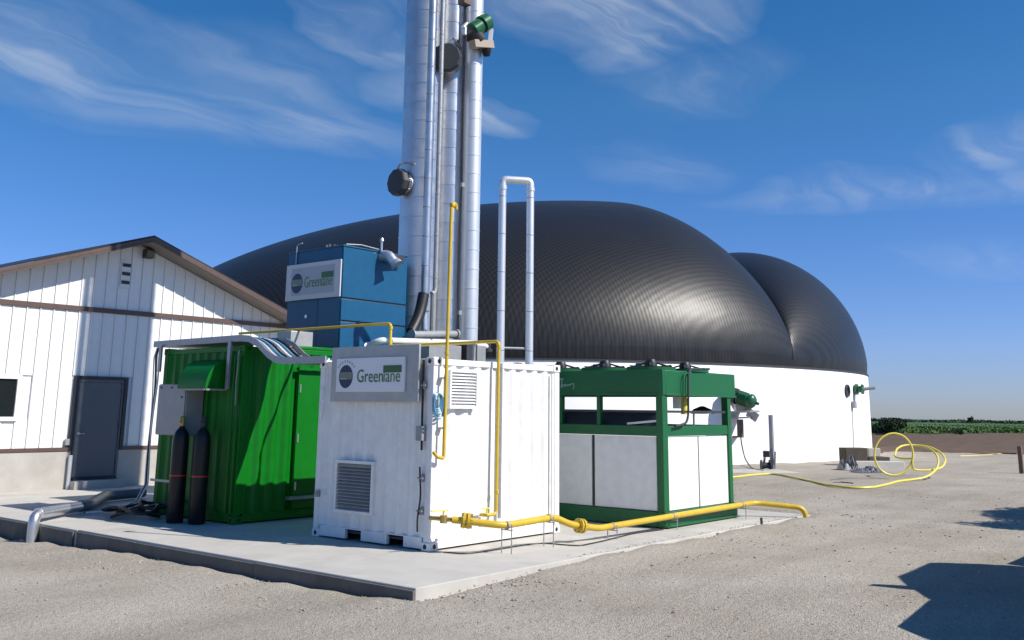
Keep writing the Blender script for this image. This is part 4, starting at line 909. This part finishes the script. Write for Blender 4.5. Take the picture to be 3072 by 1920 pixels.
# yellow vent pipe in front of the white container
vx = .145; vt = P(1355, 612, 1, -.08)[2]
yv = thing('yellow_vent_pipe', (vx, -.08, 1.2), 'tall thin yellow vent pipe with a hooked top fixed to the white container', 'pipe')
b = MB(); b.tube([(vx-.13, -.02, 1.30), (vx-.13, -.09, 1.24), (vx-.0, -.09, 1.215), (vx, -.09, 1.30), (vx+.035, -.09, vt), (vx+.13, -.09, vt+.02), (vx+.14, -.09, vt-.07)], .024, 12, bend=.06); b.build('pipe', 'yellow_paint', yv)
for z in (1.62, 2.30):
    b = MB(); b.box(vx-.05, vx+.05, -.075, .02, z-.012, z+.012); b.build('pipe_clip', 'galvanised', yv)
b = MB(); b.lathe((vx+.02, -.09, vt-.02), (1, 0, 0), [(.032, 0), (.038, .005), (.038, .06), (.03, .065)], 12); b.build('coupling', 'yellow_paint', yv); b = MB(); b.lathe((vx+.012, -.09, 2.62), (0, 0, 1), [(.028, 0), (.032, .004), (.032, .05), (.028, .055)], 12); b.build('coupling', 'yellow_paint', yv)
# second yellow pipe: over the roofs and down the lit face
gx = 1.285
yp = thing('yellow_gas_pipe', (gx, -.09, .4), 'thin yellow gas pipe crossing the roofs and dropping down the sunlit container side', 'pipe')
b = MB(); b.tube([(gx, 6.4, 3.245), (gx, 2.24, 3.245), (gx, 2.24, 2.875), (gx, -.09, 2.875), (gx-.01, -.09, .405), (gx-.22, -.09, .405), (gx-.22, .03, .405)], .024, 12, bend=.07); b.build('pipe', 'yellow_paint', yp)
for (px_, py_, pz_, ax) in ((gx, 2.24, 3.18, (0, 0, 1)), (gx, 2.24, 2.92, (0, 0, 1)), (gx, -.09, 2.80, (0, 0, 1)), (gx-.005, -.09, .72, (0, 0, 1))):
    b = MB(); b.lathe((px_, py_, pz_), ax, [(.026, -.03), (.033, -.025), (.033, .025), (.026, .03)], 12); b.build('coupling', 'yellow_paint', yp)
b = MB(); b.bar((gx-.33, -.10, .50), (gx-.12, -.10, .50), .03, .014); b.tube([(gx-.22, -.09, .42), (gx-.22, -.09, .50)], .014, 8); b.build('valve_handle', 'yellow_hose', yp)
b = MB(); b.bar((gx, 2.24, 2.55), (gx, 2.24, 2.86), .03, .03); b.bar((gx, .4, 2.55), (gx, .4, 2.86), .03, .03); b.bar((gx, 5.0, 2.85), (gx, 5.0, 3.22), .03, .03); b.build('pipe_stand', 'galvanised', yp)

# blue hose coil hung at the corner
hc = P(1313, 1203, 1, -.05)
b = MB()
for k in range(5):
    R_ = .115+.012*k; pts = [(hc[0]+R_*.62*math.cos(a)+.008*k-.02, -.05-.012*(k % 3), hc[2]-.02*k+R_*1.05*math.sin(a)+.01*math.sin(3*a)) for a in np.linspace(.3*k, .3*k+6.28, 26)]
    b.tube(pts, .012, 6)
o = b.build('hose_coil', 'hose_blue', base=hc); tag(o, 'coil of light blue hose hung on the corner of the white container', 'hose')

# ------------------------------------------------------------------ ground level yellow gas main
ZP = .37
def pp(px, py): return P(px, py, 2, ZP)
g1 = P(1391, 1562, 1, -.42); g2 = P(1512, 1577, 1, -.82); g3 = P(1664, 1551, 1, -.82); g4 = P(1708, 1573, 1, -.88); g4b = P(1765, 1581, 1, -.93); g5 = P(1797, 1585, 1, -.96); g6 = P(2262, 1508, 1, -1.12); g7 = P(2415, 1524, 2, .17)
YA = -.82
gm = thing('yellow_gas_main', (g2[0], YA, 0), 'thick yellow gas main with flanges on thin legs along the slab edge', 'pipe')
RP = .047
b = MB(); b.tube([(g1[0]-.10, g1[1]+.12, g1[2]+.01), g1, g2, g3, g4, g4b, g5, g6, g7, (g7[0]+.02, g7[1], -.25)], RP, 16, bend=.16); b.build('pipe', 'yellow_paint', gm)
def flange(c, d, m_='yellow_paint'):
    c = np.array(c, float); d = np.array(d, float); d /= np.linalg.norm(d)
    b = MB(); b.lathe(c-d*.055, d, [(RP, 0), (.105, .001), (.105, .03), (.08, .031), (.08, .06), (.105, .061), (.105, .095), (RP, .096)], 18); f = b.build('flange', m_, gm)
    s_ = np.cross(d, (0, 0, 1.)); s_ /= np.linalg.norm(s_); u_ = np.cross(s_, d)
    for k in range(8):
        a = k*math.pi/4+.2; p = c-d*.075+(s_*math.cos(a)+u_*math.sin(a))*.085
        b = MB(); b.tube([p, p+d*.15], .011, 6); b.build('bolt', 'brass', f)
flange(np.array(g1)+np.array([.03, -.03, 0]), np.array(g2)-np.array(g1)); flange(np.array(g4)*.42+np.array(g4b)*.58, np.array(g4b)-np.array(g4))
def clampband(c, d):
    b = MB(); b.lathe(np.array(c)-np.array(d)*.02, d, [(RP+.006, 0), (RP+.006, .04)], 16); b.build('pipe_clamp', 'beige', gm)
g56 = np.array(g6)-np.array(g5)
for fx, fy, zl in ((g2[0]+.06, YA, g2[2]), (g3[0]-.14, YA, g3[2]), *(tuple(np.array(g5)+g56*f) for f in (.07, .42, .90))):
    clampband((fx, fy, zl), (1, -.03, 0))
    for dy in (-.085, .085):
        b = MB(); b.tube([(fx, fy+dy, 0), (fx, fy+dy, zl+.02)], .009, 6); b.build('support_leg', 'galvanised', gm)
    b = MB(); b.bar((fx, fy-.095, zl-RP-.012), (fx, fy+.095, zl-RP-.012), .03, .012); b.build('support_yoke', 'galvanised', gm)
b = MB(); ZV = g1[2]; b.tube([(g1[0]-.10, g1[1]+.12, ZV+.01), (g1[0]-.20, .02, ZV+.02)], .03, 10); b.lathe((g1[0]-.16, g1[1]+.22, ZV+.015), (0, 0, 1), [(.05, -.05), (.05, .05)], 10); b.build('ball_valve', 'brass', gm)
b = MB(); b.bar((g1[0]-.36, g1[1]+.25, ZV+.13), (g1[0]-.10, g1[1]+.2, ZV+.125), .035, .014); b.tube([(g1[0]-.16, g1[1]+.22, ZV+.05), (g1[0]-.16, g1[1]+.22, ZV+.125)], .014, 8); b.build('valve_handle', 'yellow_hose', gm)
# anchor stub at the pad edge
q = P(2287, 1575, 2, 0); o = MB().tube([(q[0], q[1], -.2), (q[0]-.01, q[1]+.01, .12)], .025, 8).build('anchor_stub', 'brown_steel', base=q); tag(o, 'short rusty anchor stub sticking up at the slab edge', 'stake')
# thin cable lying on the slab along the container
b = MB(); pts = [P(px, py, 2, .012) for px, py in ((1330, 1656), (1390, 1662), (1450, 1655), (1540, 1640), (1620, 1628), (1700, 1635), (1740, 1637), (1800, 1625), (1900, 1600), (1990, 1588))]
o = b.tube(pts, .009, 6, bend=.2).build('ground_cable', 'black_rubber', base=pts[0]); tag(o, 'thin black cable lying on the slab in front of the white container', 'cable')

# ------------------------------------------------------------------ green framed cooler
QX0, QX1, QY0, QY1 = 4.52, 6.98, -.95, 3.35
cg = thing('dry_cooler', (QX0, QY0, 0), 'green framed air cooler with white side panels and roof fans', 'cooler')
def gbox(nm, x0, x1, y0, y1, z0, z1, m_='cooler_green', bev=.008, par=None):
    return MB().box(x0, x1, y0, y1, z0, z1).build(nm, m_, par or cg, bevel=bev)
ZR0, ZR1, ZF0, ZF1 = 1.47, 1.64, 2.15, 2.57
for x, w_ in ((QX0, .17), (QX1-.13, .13)):
    for y in (QY0, QY1-.13): gbox('post', x, x+w_, y, y+.13, .26, ZF0+.01)
gbox('base_beam', QX0, QX1+.10, QY0-.02, QY0+.13, .02, .26); gbox('base_beam', QX0, QX1+.10, QY1-.13, QY1+.02, .02, .26); gbox('base_beam', QX0, QX0+.15, QY0+.135, QY1-.135, .02, .26); gbox('base_beam', QX1-.15, QX1, QY0+.135, QY1-.135, .02, .26)
gbox('base_lip', QX0+.02, QX1+.08, QY0-.05, QY0-.022, .02, .05)
gbox('mid_rail', QX0+.172, QX1-.132, QY0+.01, QY0+.10, ZR0, ZR1); gbox('mid_rail', QX0+.172, QX1-.132, QY1-.10, QY1-.01, ZR0, ZR1)
gbox('mid_rail', QX0+.02, QX0+.12, QY0+.132, QY1-.132, ZR0, ZR1); gbox('mid_rail', QX1-.12, QX1-.02, QY0+.132, QY1-.132, ZR0, ZR1)
gbox('mid_post', QX0+.03, QX0+.12, 1.15, 1.24, ZR1+.002, ZF0)
gbox('mid_post', QX0+.03, QX0+.12, .32, .40, ZR1+.002, ZF0)
xm = (QX0+.172+QX1-.132)/2
for x0, x1 in ((QX0+.176, xm-.018), (xm+.018, QX1-.136)): gbox('front_panel', x0, x1, QY0+.035, QY0+.06, .27, ZR0-.008, 'white_panel', .004)
gbox('panel_gap', xm-.016, xm+.016, QY0+.05, QY0+.075, .27, ZR0-.008, 'dark_grey', 0)
yb = [QY0+.134, .49, 1.40, 2.3, QY1-.134]
for y0, y1 in zip(yb, yb[1:]): gbox('side_panel', QX0+.045, QX0+.07, y0+.024, y1-.036, .27, ZR0-.008, 'white_panel', .004); gbox('panel_gap', QX0+.058, QX0+.085, y1-.034, y1+.022, .27, ZR0-.008, 'fan_black', 0)
# open upper part: dark bar, slanted coil
gbox('cross_bar', QX0+.17, QX1-.13, QY0+.04, QY0+.075, 1.855, 1.895, 'dark_grey', 0)
gbox('cross_bar', QX0+.05, QX0+.085, QY0+.132, QY1-.132, 1.855, 1.895, 'dark_grey', 0)
b = MB(); b.prism([(QX0+.13, QY0+.16, ZR1-.01), (QX0+.13, QY1-.2, ZR1-.01), (QX0+.30, QY1-.2, 1.87), (QX0+.30, QY0+.16, 1.87)], (.02, 0, -.02)); b.build('coil_slab', 'coil_navy', cg)
b = MB(); b.bar((QX0+.10, QY0+.16, 1.72), (QX0+.10, QY0+.75, 1.665), .05, .035); b.build('bright_strip', 'white_panel', cg)
gbox('inner_partition', xm+.0, xm+.02, QY0+.1, QY0+.13, ZR1, 1.85, 'grey_metal', 0)
gbox('coil_core', QX0+.45, QX1-.35, QY0+.5, QY1-.4, .28, 1.20, 'dark_grey', 0)
gbox('deck_sheet', QX0+.35, QX1-.14, QY0+.14, QY1-.14, 1.50, 1.53, 'white_panel', 0)
# fan deck hood
F0, F1 = QX0+.002, QX1+.19
gbox('hood_front', F0+.10, F1, QY0-.01, QY0+.03, ZF0, ZF1, bev=.03); gbox('hood_back', F0+.10, F1, QY1-.03, QY1+.01, ZF0, ZF1)
gbox('hood_side', F0, F0+.04, QY0+.03, QY1-.03, ZF0, ZF1); gbox('hood_side', F1-.04, F1, QY0+.032, QY1-.032, ZF0, ZF1-.03)
gbox('hood_corner', F0-.006, F0+.10, QY0-.016, QY0+.09, ZF0-.005, ZF1+.004)
b = MB(); b.prism([(F0+.04, QY0+.03, ZF1-.01), (F0+.04, QY1-.03, ZF1-.01), (F1-.04, QY1-.03, ZF1-.05), (F1-.04, QY0+.03, ZF1-.05)], (0, 0, .012)); dk = b.build('fan_deck', 'cooler_green', cg)
gbox('hood_lip', F0+.10, F1+.01, QY0-.022, QY0-.012, ZF0-.012, ZF0+.03)
gbox('hood_lip', F0-.012, F0-.002, QY0+.09, QY1, ZF0-.012, ZF0+.03)
def fan(x, y):
    z = ZF1-.02; b = MB(); b.ring((x, y, z), (0, 0, 1), .43, .40, .075, 32); f = b.build('fan_ring', 'cooler_green', cg)
    b = MB()
    for rr in (.12, .2, .28, .36, .42): b.ring((x, y, z+.078+.03*(1-rr/.42)), (0, 0, 1), rr, rr-.008, .008, 24)
    for k in range(8):
        a = k*math.pi/4; b.bar((x+.05*math.cos(a), y+.05*math.sin(a), z+.11), (x+.42*math.cos(a), y+.42*math.sin(a), z+.078), .01, .01)
    for k in range(4):
        a = k*math.pi/2+.5; b.bar((x+.05*math.cos(a), y+.05*math.sin(a), z+.17), (x+.40*math.cos(a), y+.40*math.sin(a), z+.07), .03, .03)
    b.build('fan_guard', 'dark_grey', f)
    b = MB(); b.lathe((x, y, z+.03), (0, 0, 1), [(.11, 0), (.11, .13), (.08, .19), (.02, .195)], 14); b.build('fan_motor', 'fan_black', f)
    for k in range(5):
        a = k*1.2566; ca, sa = math.cos(a), math.sin(a); b = MB()
        b.quad((x+.08*ca+.03*sa, y+.08*sa-.03*ca, z+.10), (x+.38*ca+.10*sa, y+.38*sa-.10*ca, z+.12), (x+.38*ca-.10*sa, y+.38*sa+.10*ca, z+.06), (x+.08*ca-.03*sa, y+.08*sa+.03*ca, z+.07)); b.build('fan_blade', 'fan_black', f)
for y in (-.42, .55, 1.55, 2.6): fan(5.05, y); fan(6.25, y)
# hoses and pipes on the front of the cooler
b = MB(); u0 = P(2115, 1108, 1, QY0-.06); b.tube([P(2128, 1107, 1, QY0-.06), P(2070, 1107, 1, QY0-.06), P(2065, 1125, 1, QY0-.06), P(2065, 1245, 1, QY0-.06), P(2060, 1268, 1, QY0-.06), P(2040, 1276, 1, QY0-.05), P(2025, 1278, 1, QY0-.05)], .020, 8, bend=.14); b.build('drain_hose', 'dark_grey', cg)
b = MB(); a = P(2051, 1120, 1, QY0-.05); b.tube([P(2075, 1118, 1, QY0-.05), P(2056, 1120, 1, QY0-.05), P(2050, 1132, 1, QY0-.05), P(2050, 1188, 1, QY0-.05)], .014, 8, bend=.08); b.build('thin_hose', 'cooler_green', cg)
b = MB(); a = P(2053, 1190, 1, QY0+.2); b.lathe((a[0], QY0+.2, 1.83), (0, 0, 1), [(.07, 0), (.05, .28), (.03, .31)], 12); b.build('yellow_fitting', 'yellow_hose', cg)
b = MB(); b.box(5.55, 5.95, QY0+.35, QY0+.40, 1.93, ZF0-.01); b.build('header_plate', 'white_panel', cg); b = MB(); b.lathe((6.62, QY0+.4, 1.84), (0, 0, 1), [(.22, 0), (.17, .08), (.03, .14)], 16); b.build('fan_cowl', 'fan_black', cg)
# worn white brand mark on the hood side (illegible strokes)
b = MB(); xm_ = F0-.0045
def stroke(pts, w_):
    for (a0, a1), (c0, c1) in zip(pts, pts[1:]):
        b.bar((xm_, 1.235-a0, 2.285+a1), (xm_, 1.235-c0, 2.285+c1), .003, w_, up=(0, 0, 1) if abs(c0-a0) > abs(c1-a1) else (0, 1, 0))
stroke([(.02, -.02), (.02, .145), (.14, .145)], .02); stroke([(.10, .14), (.11, .06)], .014)
stroke([(.075, .005), (.10, .05), (.13, .045), (.12, .005), (.075, .005)], .014); stroke([(.15, .005), (.17, .05), (.20, .04), (.19, .01)], .014)
stroke([(.21, .02), (.24, .05), (.26, .025), (.29, .055), (.31, .03)], .014); stroke([(.31, .055), (.37, .06), (.375, .02), (.36, -.04)], .014)
b.build('brand_mark', 'ink_pale', cg, smooth=False)

# ------------------------------------------------------------------ things in the yard behind
def gp(px, py): return P(px, py, 2, .10)
def yardbox(nm, px0, px1, pyb, h, dep, m_, label, cat, bev=.02, dz=0.0):
    a = gp(px0, pyb); c = gp(px1, pyb); dd = (c-a)/np.linalg.norm(c-a); bk = np.array([-dd[1], dd[0], 0.]); z = gz(a[0], a[1])-.02+dz
    b = MB(); b.prism([(a[0], a[1], z), (c[0], c[1], z), (c[0]+bk[0]*dep, c[1]+bk[1]*dep, z), (a[0]+bk[0]*dep, a[1]+bk[1]*dep, z)], (0, 0, h)); o = b.build(nm, m_, base=(a[0], a[1], z), bevel=bev); return tag(o, label, cat)
yardbox('timber_crate', 2539, 2606, 1399, .60, .45, 'brown_block', 'dark brown crate resting at the foot of the white tank', 'crate')
yardbox('timber_crate', 2608, 2672, 1399, .30, .6, 'brown_block', 'low olive brown plank box in front of the dark crate', 'crate')
yardbox('concrete_block', 2608, 2644, 1390, .52, .3, 'concrete_old', 'grey block leaning beside the dark crate by the tank', 'block')
yardbox('concrete_beam', 2562, 2716, 1409, .24, .5, 'concrete', 'pale concrete beam lying on the gravel beside the tank', 'beam')
# grey tarp crumpled on the gravel
def tarp(px0, px1, py, h, nm, label):
    a = gp(px0, py); c = gp(px1, py); b = MB(); nu, nvv = 22, 9; rr = np.random.default_rng(int(px0))
    off = rr.normal(size=(nvv, nu))
    for j in range(nvv):
        for i in range(nu):
            u_, v_ = i/(nu-1), j/(nvv-1); p_ = a*(1-u_)+c*u_+np.array([_f[0], _f[1], 0])*(v_-.5)*.8
            e = math.sin(math.pi*u_)**.5*math.sin(math.pi*v_)**.6
            b.v.append((p_[0], p_[1], gz(p_[0], p_[1])+.01+h*e*(.6+.35*math.sin(9*u_+2*v_)+.22*off[j, i])))
    for j in range(nvv-1):
        for i in range(nu-1): b.f.append((j*nu+i, j*nu+i+1, (j+1)*nu+i+1, (j+1)*nu+i))
    o = b.build(nm, 'tarp', base=a, smooth=False); tag(o, label, 'tarp')
tarp(2520, 2572, 1412, .42, 'crumpled_tarp', 'bunched grey tarp against the corner of the tank'); tarp(2560, 2640, 1420, .18, 'crumpled_tarp', 'flat rumpled grey sheet lying before the concrete beam')
# yellow hose: big loose loops and the line back to the cooler
DH = 26.6
def gph(px, py, h):
    z_ = .1
    for _ in range(6): q_ = P(px, py, 2, z_+h); z_ = gz(q_[0], q_[1])+wob(q_[0], q_[1])
    return P(px, py, 2, z_+h)
def hp_(px, py, d=DH):
    q_ = Pd(px, py, d); return gph(px, py, .03) if q_[2] < gz(q_[0], q_[1])+wob(q_[0], q_[1])+.03 else q_
line = [gph(px, py, .03) for px, py in ((2120, 1434), (2200, 1432), (2260, 1424), (2310, 1421), (2350, 1425), (2420, 1440), (2490, 1456), (2560, 1464), (2620, 1462), (2665, 1452), (2696, 1443))]
big = [hp_(px, py, d) for px, py, d in ((2735, 1439, 26), (2780, 1432, 26.2), (2808, 1410, 26.6), (2816, 1390, 26.8), (2812, 1365, 27.2), (2790, 1345, 27.6), (2755, 1336, 28), (2715, 1334, 28), (2690, 1345, 27.8), (2683, 1370, 27.2), (2705, 1376, 26.9))]
loop = [hp_(2681+58*math.cos(a), 1363-63*math.sin(a), DH+.15*math.sin(a)) for a in np.linspace(-.2, -.2-2*math.pi, 50)]
inner = [hp_(px, py, d) for px, py, d in ((2736, 1395, 26.5), (2740, 1408, 26.6), (2758, 1411, 26.7), (2800, 1410, 26.8), (2828, 1402, 27.2), (2838, 1380, 27.8), (2825, 1358, 28.2), (2790, 1340, 28.5), (2745, 1334, 28.8), (2700, 1338, 28.9))]
b = MB(); b.tube(line+big+loop+inner, .027, 8, bend=.35)
o = b.build('yellow_hose', 'yellow_hose', base=gp(2700, 1430)); tag(o, 'loose looping yellow hose sprawled on the gravel beside the tank', 'hose')
b = MB(); pts = [gp(px, py)+np.array([0, 0, .04]) for px, py in ((2880, 1371), (2930, 1370), (2975, 1366), (3020, 1362), (3060, 1362), (3120, 1363))]; o = b.tube(pts, .022, 6, bend=.5).build('yellow_rope', 'yellow_hose', base=pts[0]); tag(o, 'pale yellow rope stretched across the gravel towards the brown post', 'rope')
q = gp(3066, 1424); o = MB().prism([(q[0]-.06, q[1]-.06, 0), (q[0]+.06, q[1]-.06, 0), (q[0]+.06, q[1]+.06, 0), (q[0]-.06, q[1]+.06, 0)], (0, 0, .95)).build('wooden_post', 'wood_post', base=(q[0], q[1], 0), bevel=.01); tag(o, 'short brown wooden post at the edge of the gravel yard', 'post')
# scraps on the gravel
b = MB()
for px0, py0, px1, py1 in ((2490, 1443, 2580, 1440), (2600, 1441, 2672, 1441), (2500, 1450, 2560, 1452)):
    a = gp(px0, py0); c = gp(px1, py1); b.tube([a+np.array([0, 0, .02]), (a+c)/2+np.array([.1, .1, .03]), c+np.array([0, 0, .02])], .014, 6)
o = b.build('steel_rod_scrap', 'dark_grey', base=gp(2560, 1442), smooth=True); tag(o, 'thin dark rods lying on the gravel beside the yellow hose', 'rods')
# low slab edge at the tank foot beside the winch
yardbox('footing_slab', 2160, 2400, 1424, .06, 1.6, 'concrete', 'thin pale footing slab under the winch post at the tank', 'slab', .01)
# small leafy tree beyond the frame whose dappled shadow reaches the yard
tx, ty = 12.1, -8.0; tz = gz(tx, ty)
yt = thing('tree', (tx, ty, tz), 'small leafy tree beside the gravel yard, dropping a dappled shadow on it', 'tree')
b = MB(); b.tube([(tx, ty, tz-.2), (tx+.05, ty, tz+1.0), (tx, ty+.05, tz+2.2), (tx+.05, ty, tz+3.3)], .1, 10, rads=[.13, .10, .07, .03])
for k in range(9):
    a = k*2.4; z_ = tz+1.1+.2*k; b.tube([(tx, ty, z_), (tx+.5*math.cos(a), ty+.4*math.sin(a), z_+.3), (tx+1.3*math.cos(a), ty+.7*math.sin(a), z_+.5)], .03, 6, rads=[.04, .03, .012])
b.build('trunk', 'bark', yt)
b = MB(); blobs = [(random.uniform(-1.9, 1.9), random.uniform(-.6, .6), random.uniform(1.9, 3.2), random.uniform(.35, .6)) for _ in range(30)]
for _ in range(26000):
    bx, by, bz, br = random.choice(blobs); v_ = Vector((random.gauss(0, 1), random.gauss(0, 1), random.gauss(0, .8))).normalized()*br*random.uniform(.3, 1.05)
    leaf(b, (tx+bx+v_.x, ty+by+v_.y, tz+bz+v_.z), .06)
b.build('crown', 'leaf_dark', yt, smooth=False)

# ------------------------------------------------------------------ silver pipe leaving the slab on the left
e0 = P(104, 1540, 0, -2.12); zq = .115
a1 = P(240, 1519, 2, zq); a2 = P(268, 1515, 2, zq); a3 = P(292, 1500, 2, zq); a4 = P(318, 1487, 2, zq); a5 = P(430, 1477, 2, zq)
spp = thing('silver_pipe', (a1[0], a1[1], 0), 'shiny silver clad pipe crossing the slab and elbowing into the gravel', 'pipe')
b = MB(); b.tube([(-2.12, e0[1], -.45), (-2.12, e0[1], zq+.03), (a1[0], a1[1], zq)], .085, 18, bend=.16, k=8); b.build('pipe', 'steel_cladding', spp)
b = MB(); b.lathe((-2.06, e0[1]+.03, zq+.03), (a1[0]+2.06, a1[1]-e0[1]-.03, 0), [(.085, 0), (.092, .01), (.092, .04), (.085, .05)], 18); b.build('joint_band', 'steel_pipe', spp)
b = MB(); b.tube([(a1[0], a1[1], zq), a2, a3, a4, a5], .10, 16, bend=.2, k=6); b.build('wrapped_section', 'tarp', spp)

# ------------------------------------------------------------------ work truck parked outside the frame, whose shadow falls into it
tkx, tky, tkz = -.10, -7.66, -.09
tt = thing('work_truck', (tkx+3, tky-1, tkz), 'dark work truck parked on the gravel, its shadow falling across the yard', 'truck')
def tb(nm, poly, w0, w1, m_, bev=.05):   # side profile (x along truck, z), extruded across y
    b = MB(); b.prism([(tkx+px_, tky-w0, tkz+pz_) for px_, pz_ in poly], (0, -(w1-w0), 0)); return b.build(nm, m_, tt, bevel=bev)
tb('hood', [(0, .55), (0, 1.08), (.50, 1.52), (2.0, 1.68), (2.0, .55)], 0.0, 1.9, 'truck_paint', .10)
cab = tb('cab', [(1.9, .5), (1.9, 1.68), (2.75, 2.12), (3.55, 2.44), (4.95, 2.48), (5.15, 1.66), (5.15, .5)], .04, 1.86, 'truck_paint', .08)
b = MB(); b.prism([(tkx+2.4, tky-.03, tkz+1.72), (tkx+3.4, tky-.03, tkz+2.26), (tkx+4.7, tky-.03, tkz+2.30), (tkx+4.8, tky-.03, tkz+1.72)], (0, .01, 0)); b.build('side_window', 'glass', cab)
tb('cargo_bed', [(5.2, .6), (5.2, 1.66), (7.8, 1.66), (7.8, .6)], 0.0, 1.9, 'truck_paint', .04)
tb('chassis', [(.2, .42), (.2, .6), (7.3, .6), (7.3, .42)], .35, 1.55, 'dark_grey', .02)
for wx in (.95, 6.1):
    for wy in (.14, 1.76):
        b = MB(); b.lathe((tkx+wx, tky-wy+.13, tkz+.42), (0, -1, 0), [(.25, 0), (.40, .01), (.42, .05), (.42, .21), (.40, .25), (.25, .26)], 28); wl = b.build('wheel', 'black_rubber', tt)
        b = MB(); b.lathe((tkx+wx, tky-wy+.14, tkz+.42), (0, -1, 0), [(.05, 0), (.24, .02), (.24, .24), (.05, .28)], 20); b.build('rim', 'steel_pipe', wl)
for wy, sg in ((0, 1), (1.9, -1)):
    b = MB(); b.box(tkx+2.52, tkx+2.68, tky-wy+(-.08 if sg > 0 else -.27), tky-wy+(.27 if sg > 0 else .08), tkz+1.80, tkz+2.12); b.tube([(tkx+2.6, tky-wy-sg*.10, tkz+1.84), (tkx+2.6, tky-wy+sg*.15, tkz+1.94)], .025, 8); b.build('side_mirror', 'black_paint', tt)
b = MB(); b.box(tkx-.06, tkx, tky-1.85, tky-.05, tkz+.45, tkz+.75); b.build('bumper', 'steel_pipe', tt, bevel=.02)
for wy in (.2, 1.7): b = MB(); b.lathe((tkx-.01, tky-wy, tkz+1.0), (1, 0, 0), [(.11, 0), (.11, .05)], 14); b.build('headlight', 'white_panel', tt)
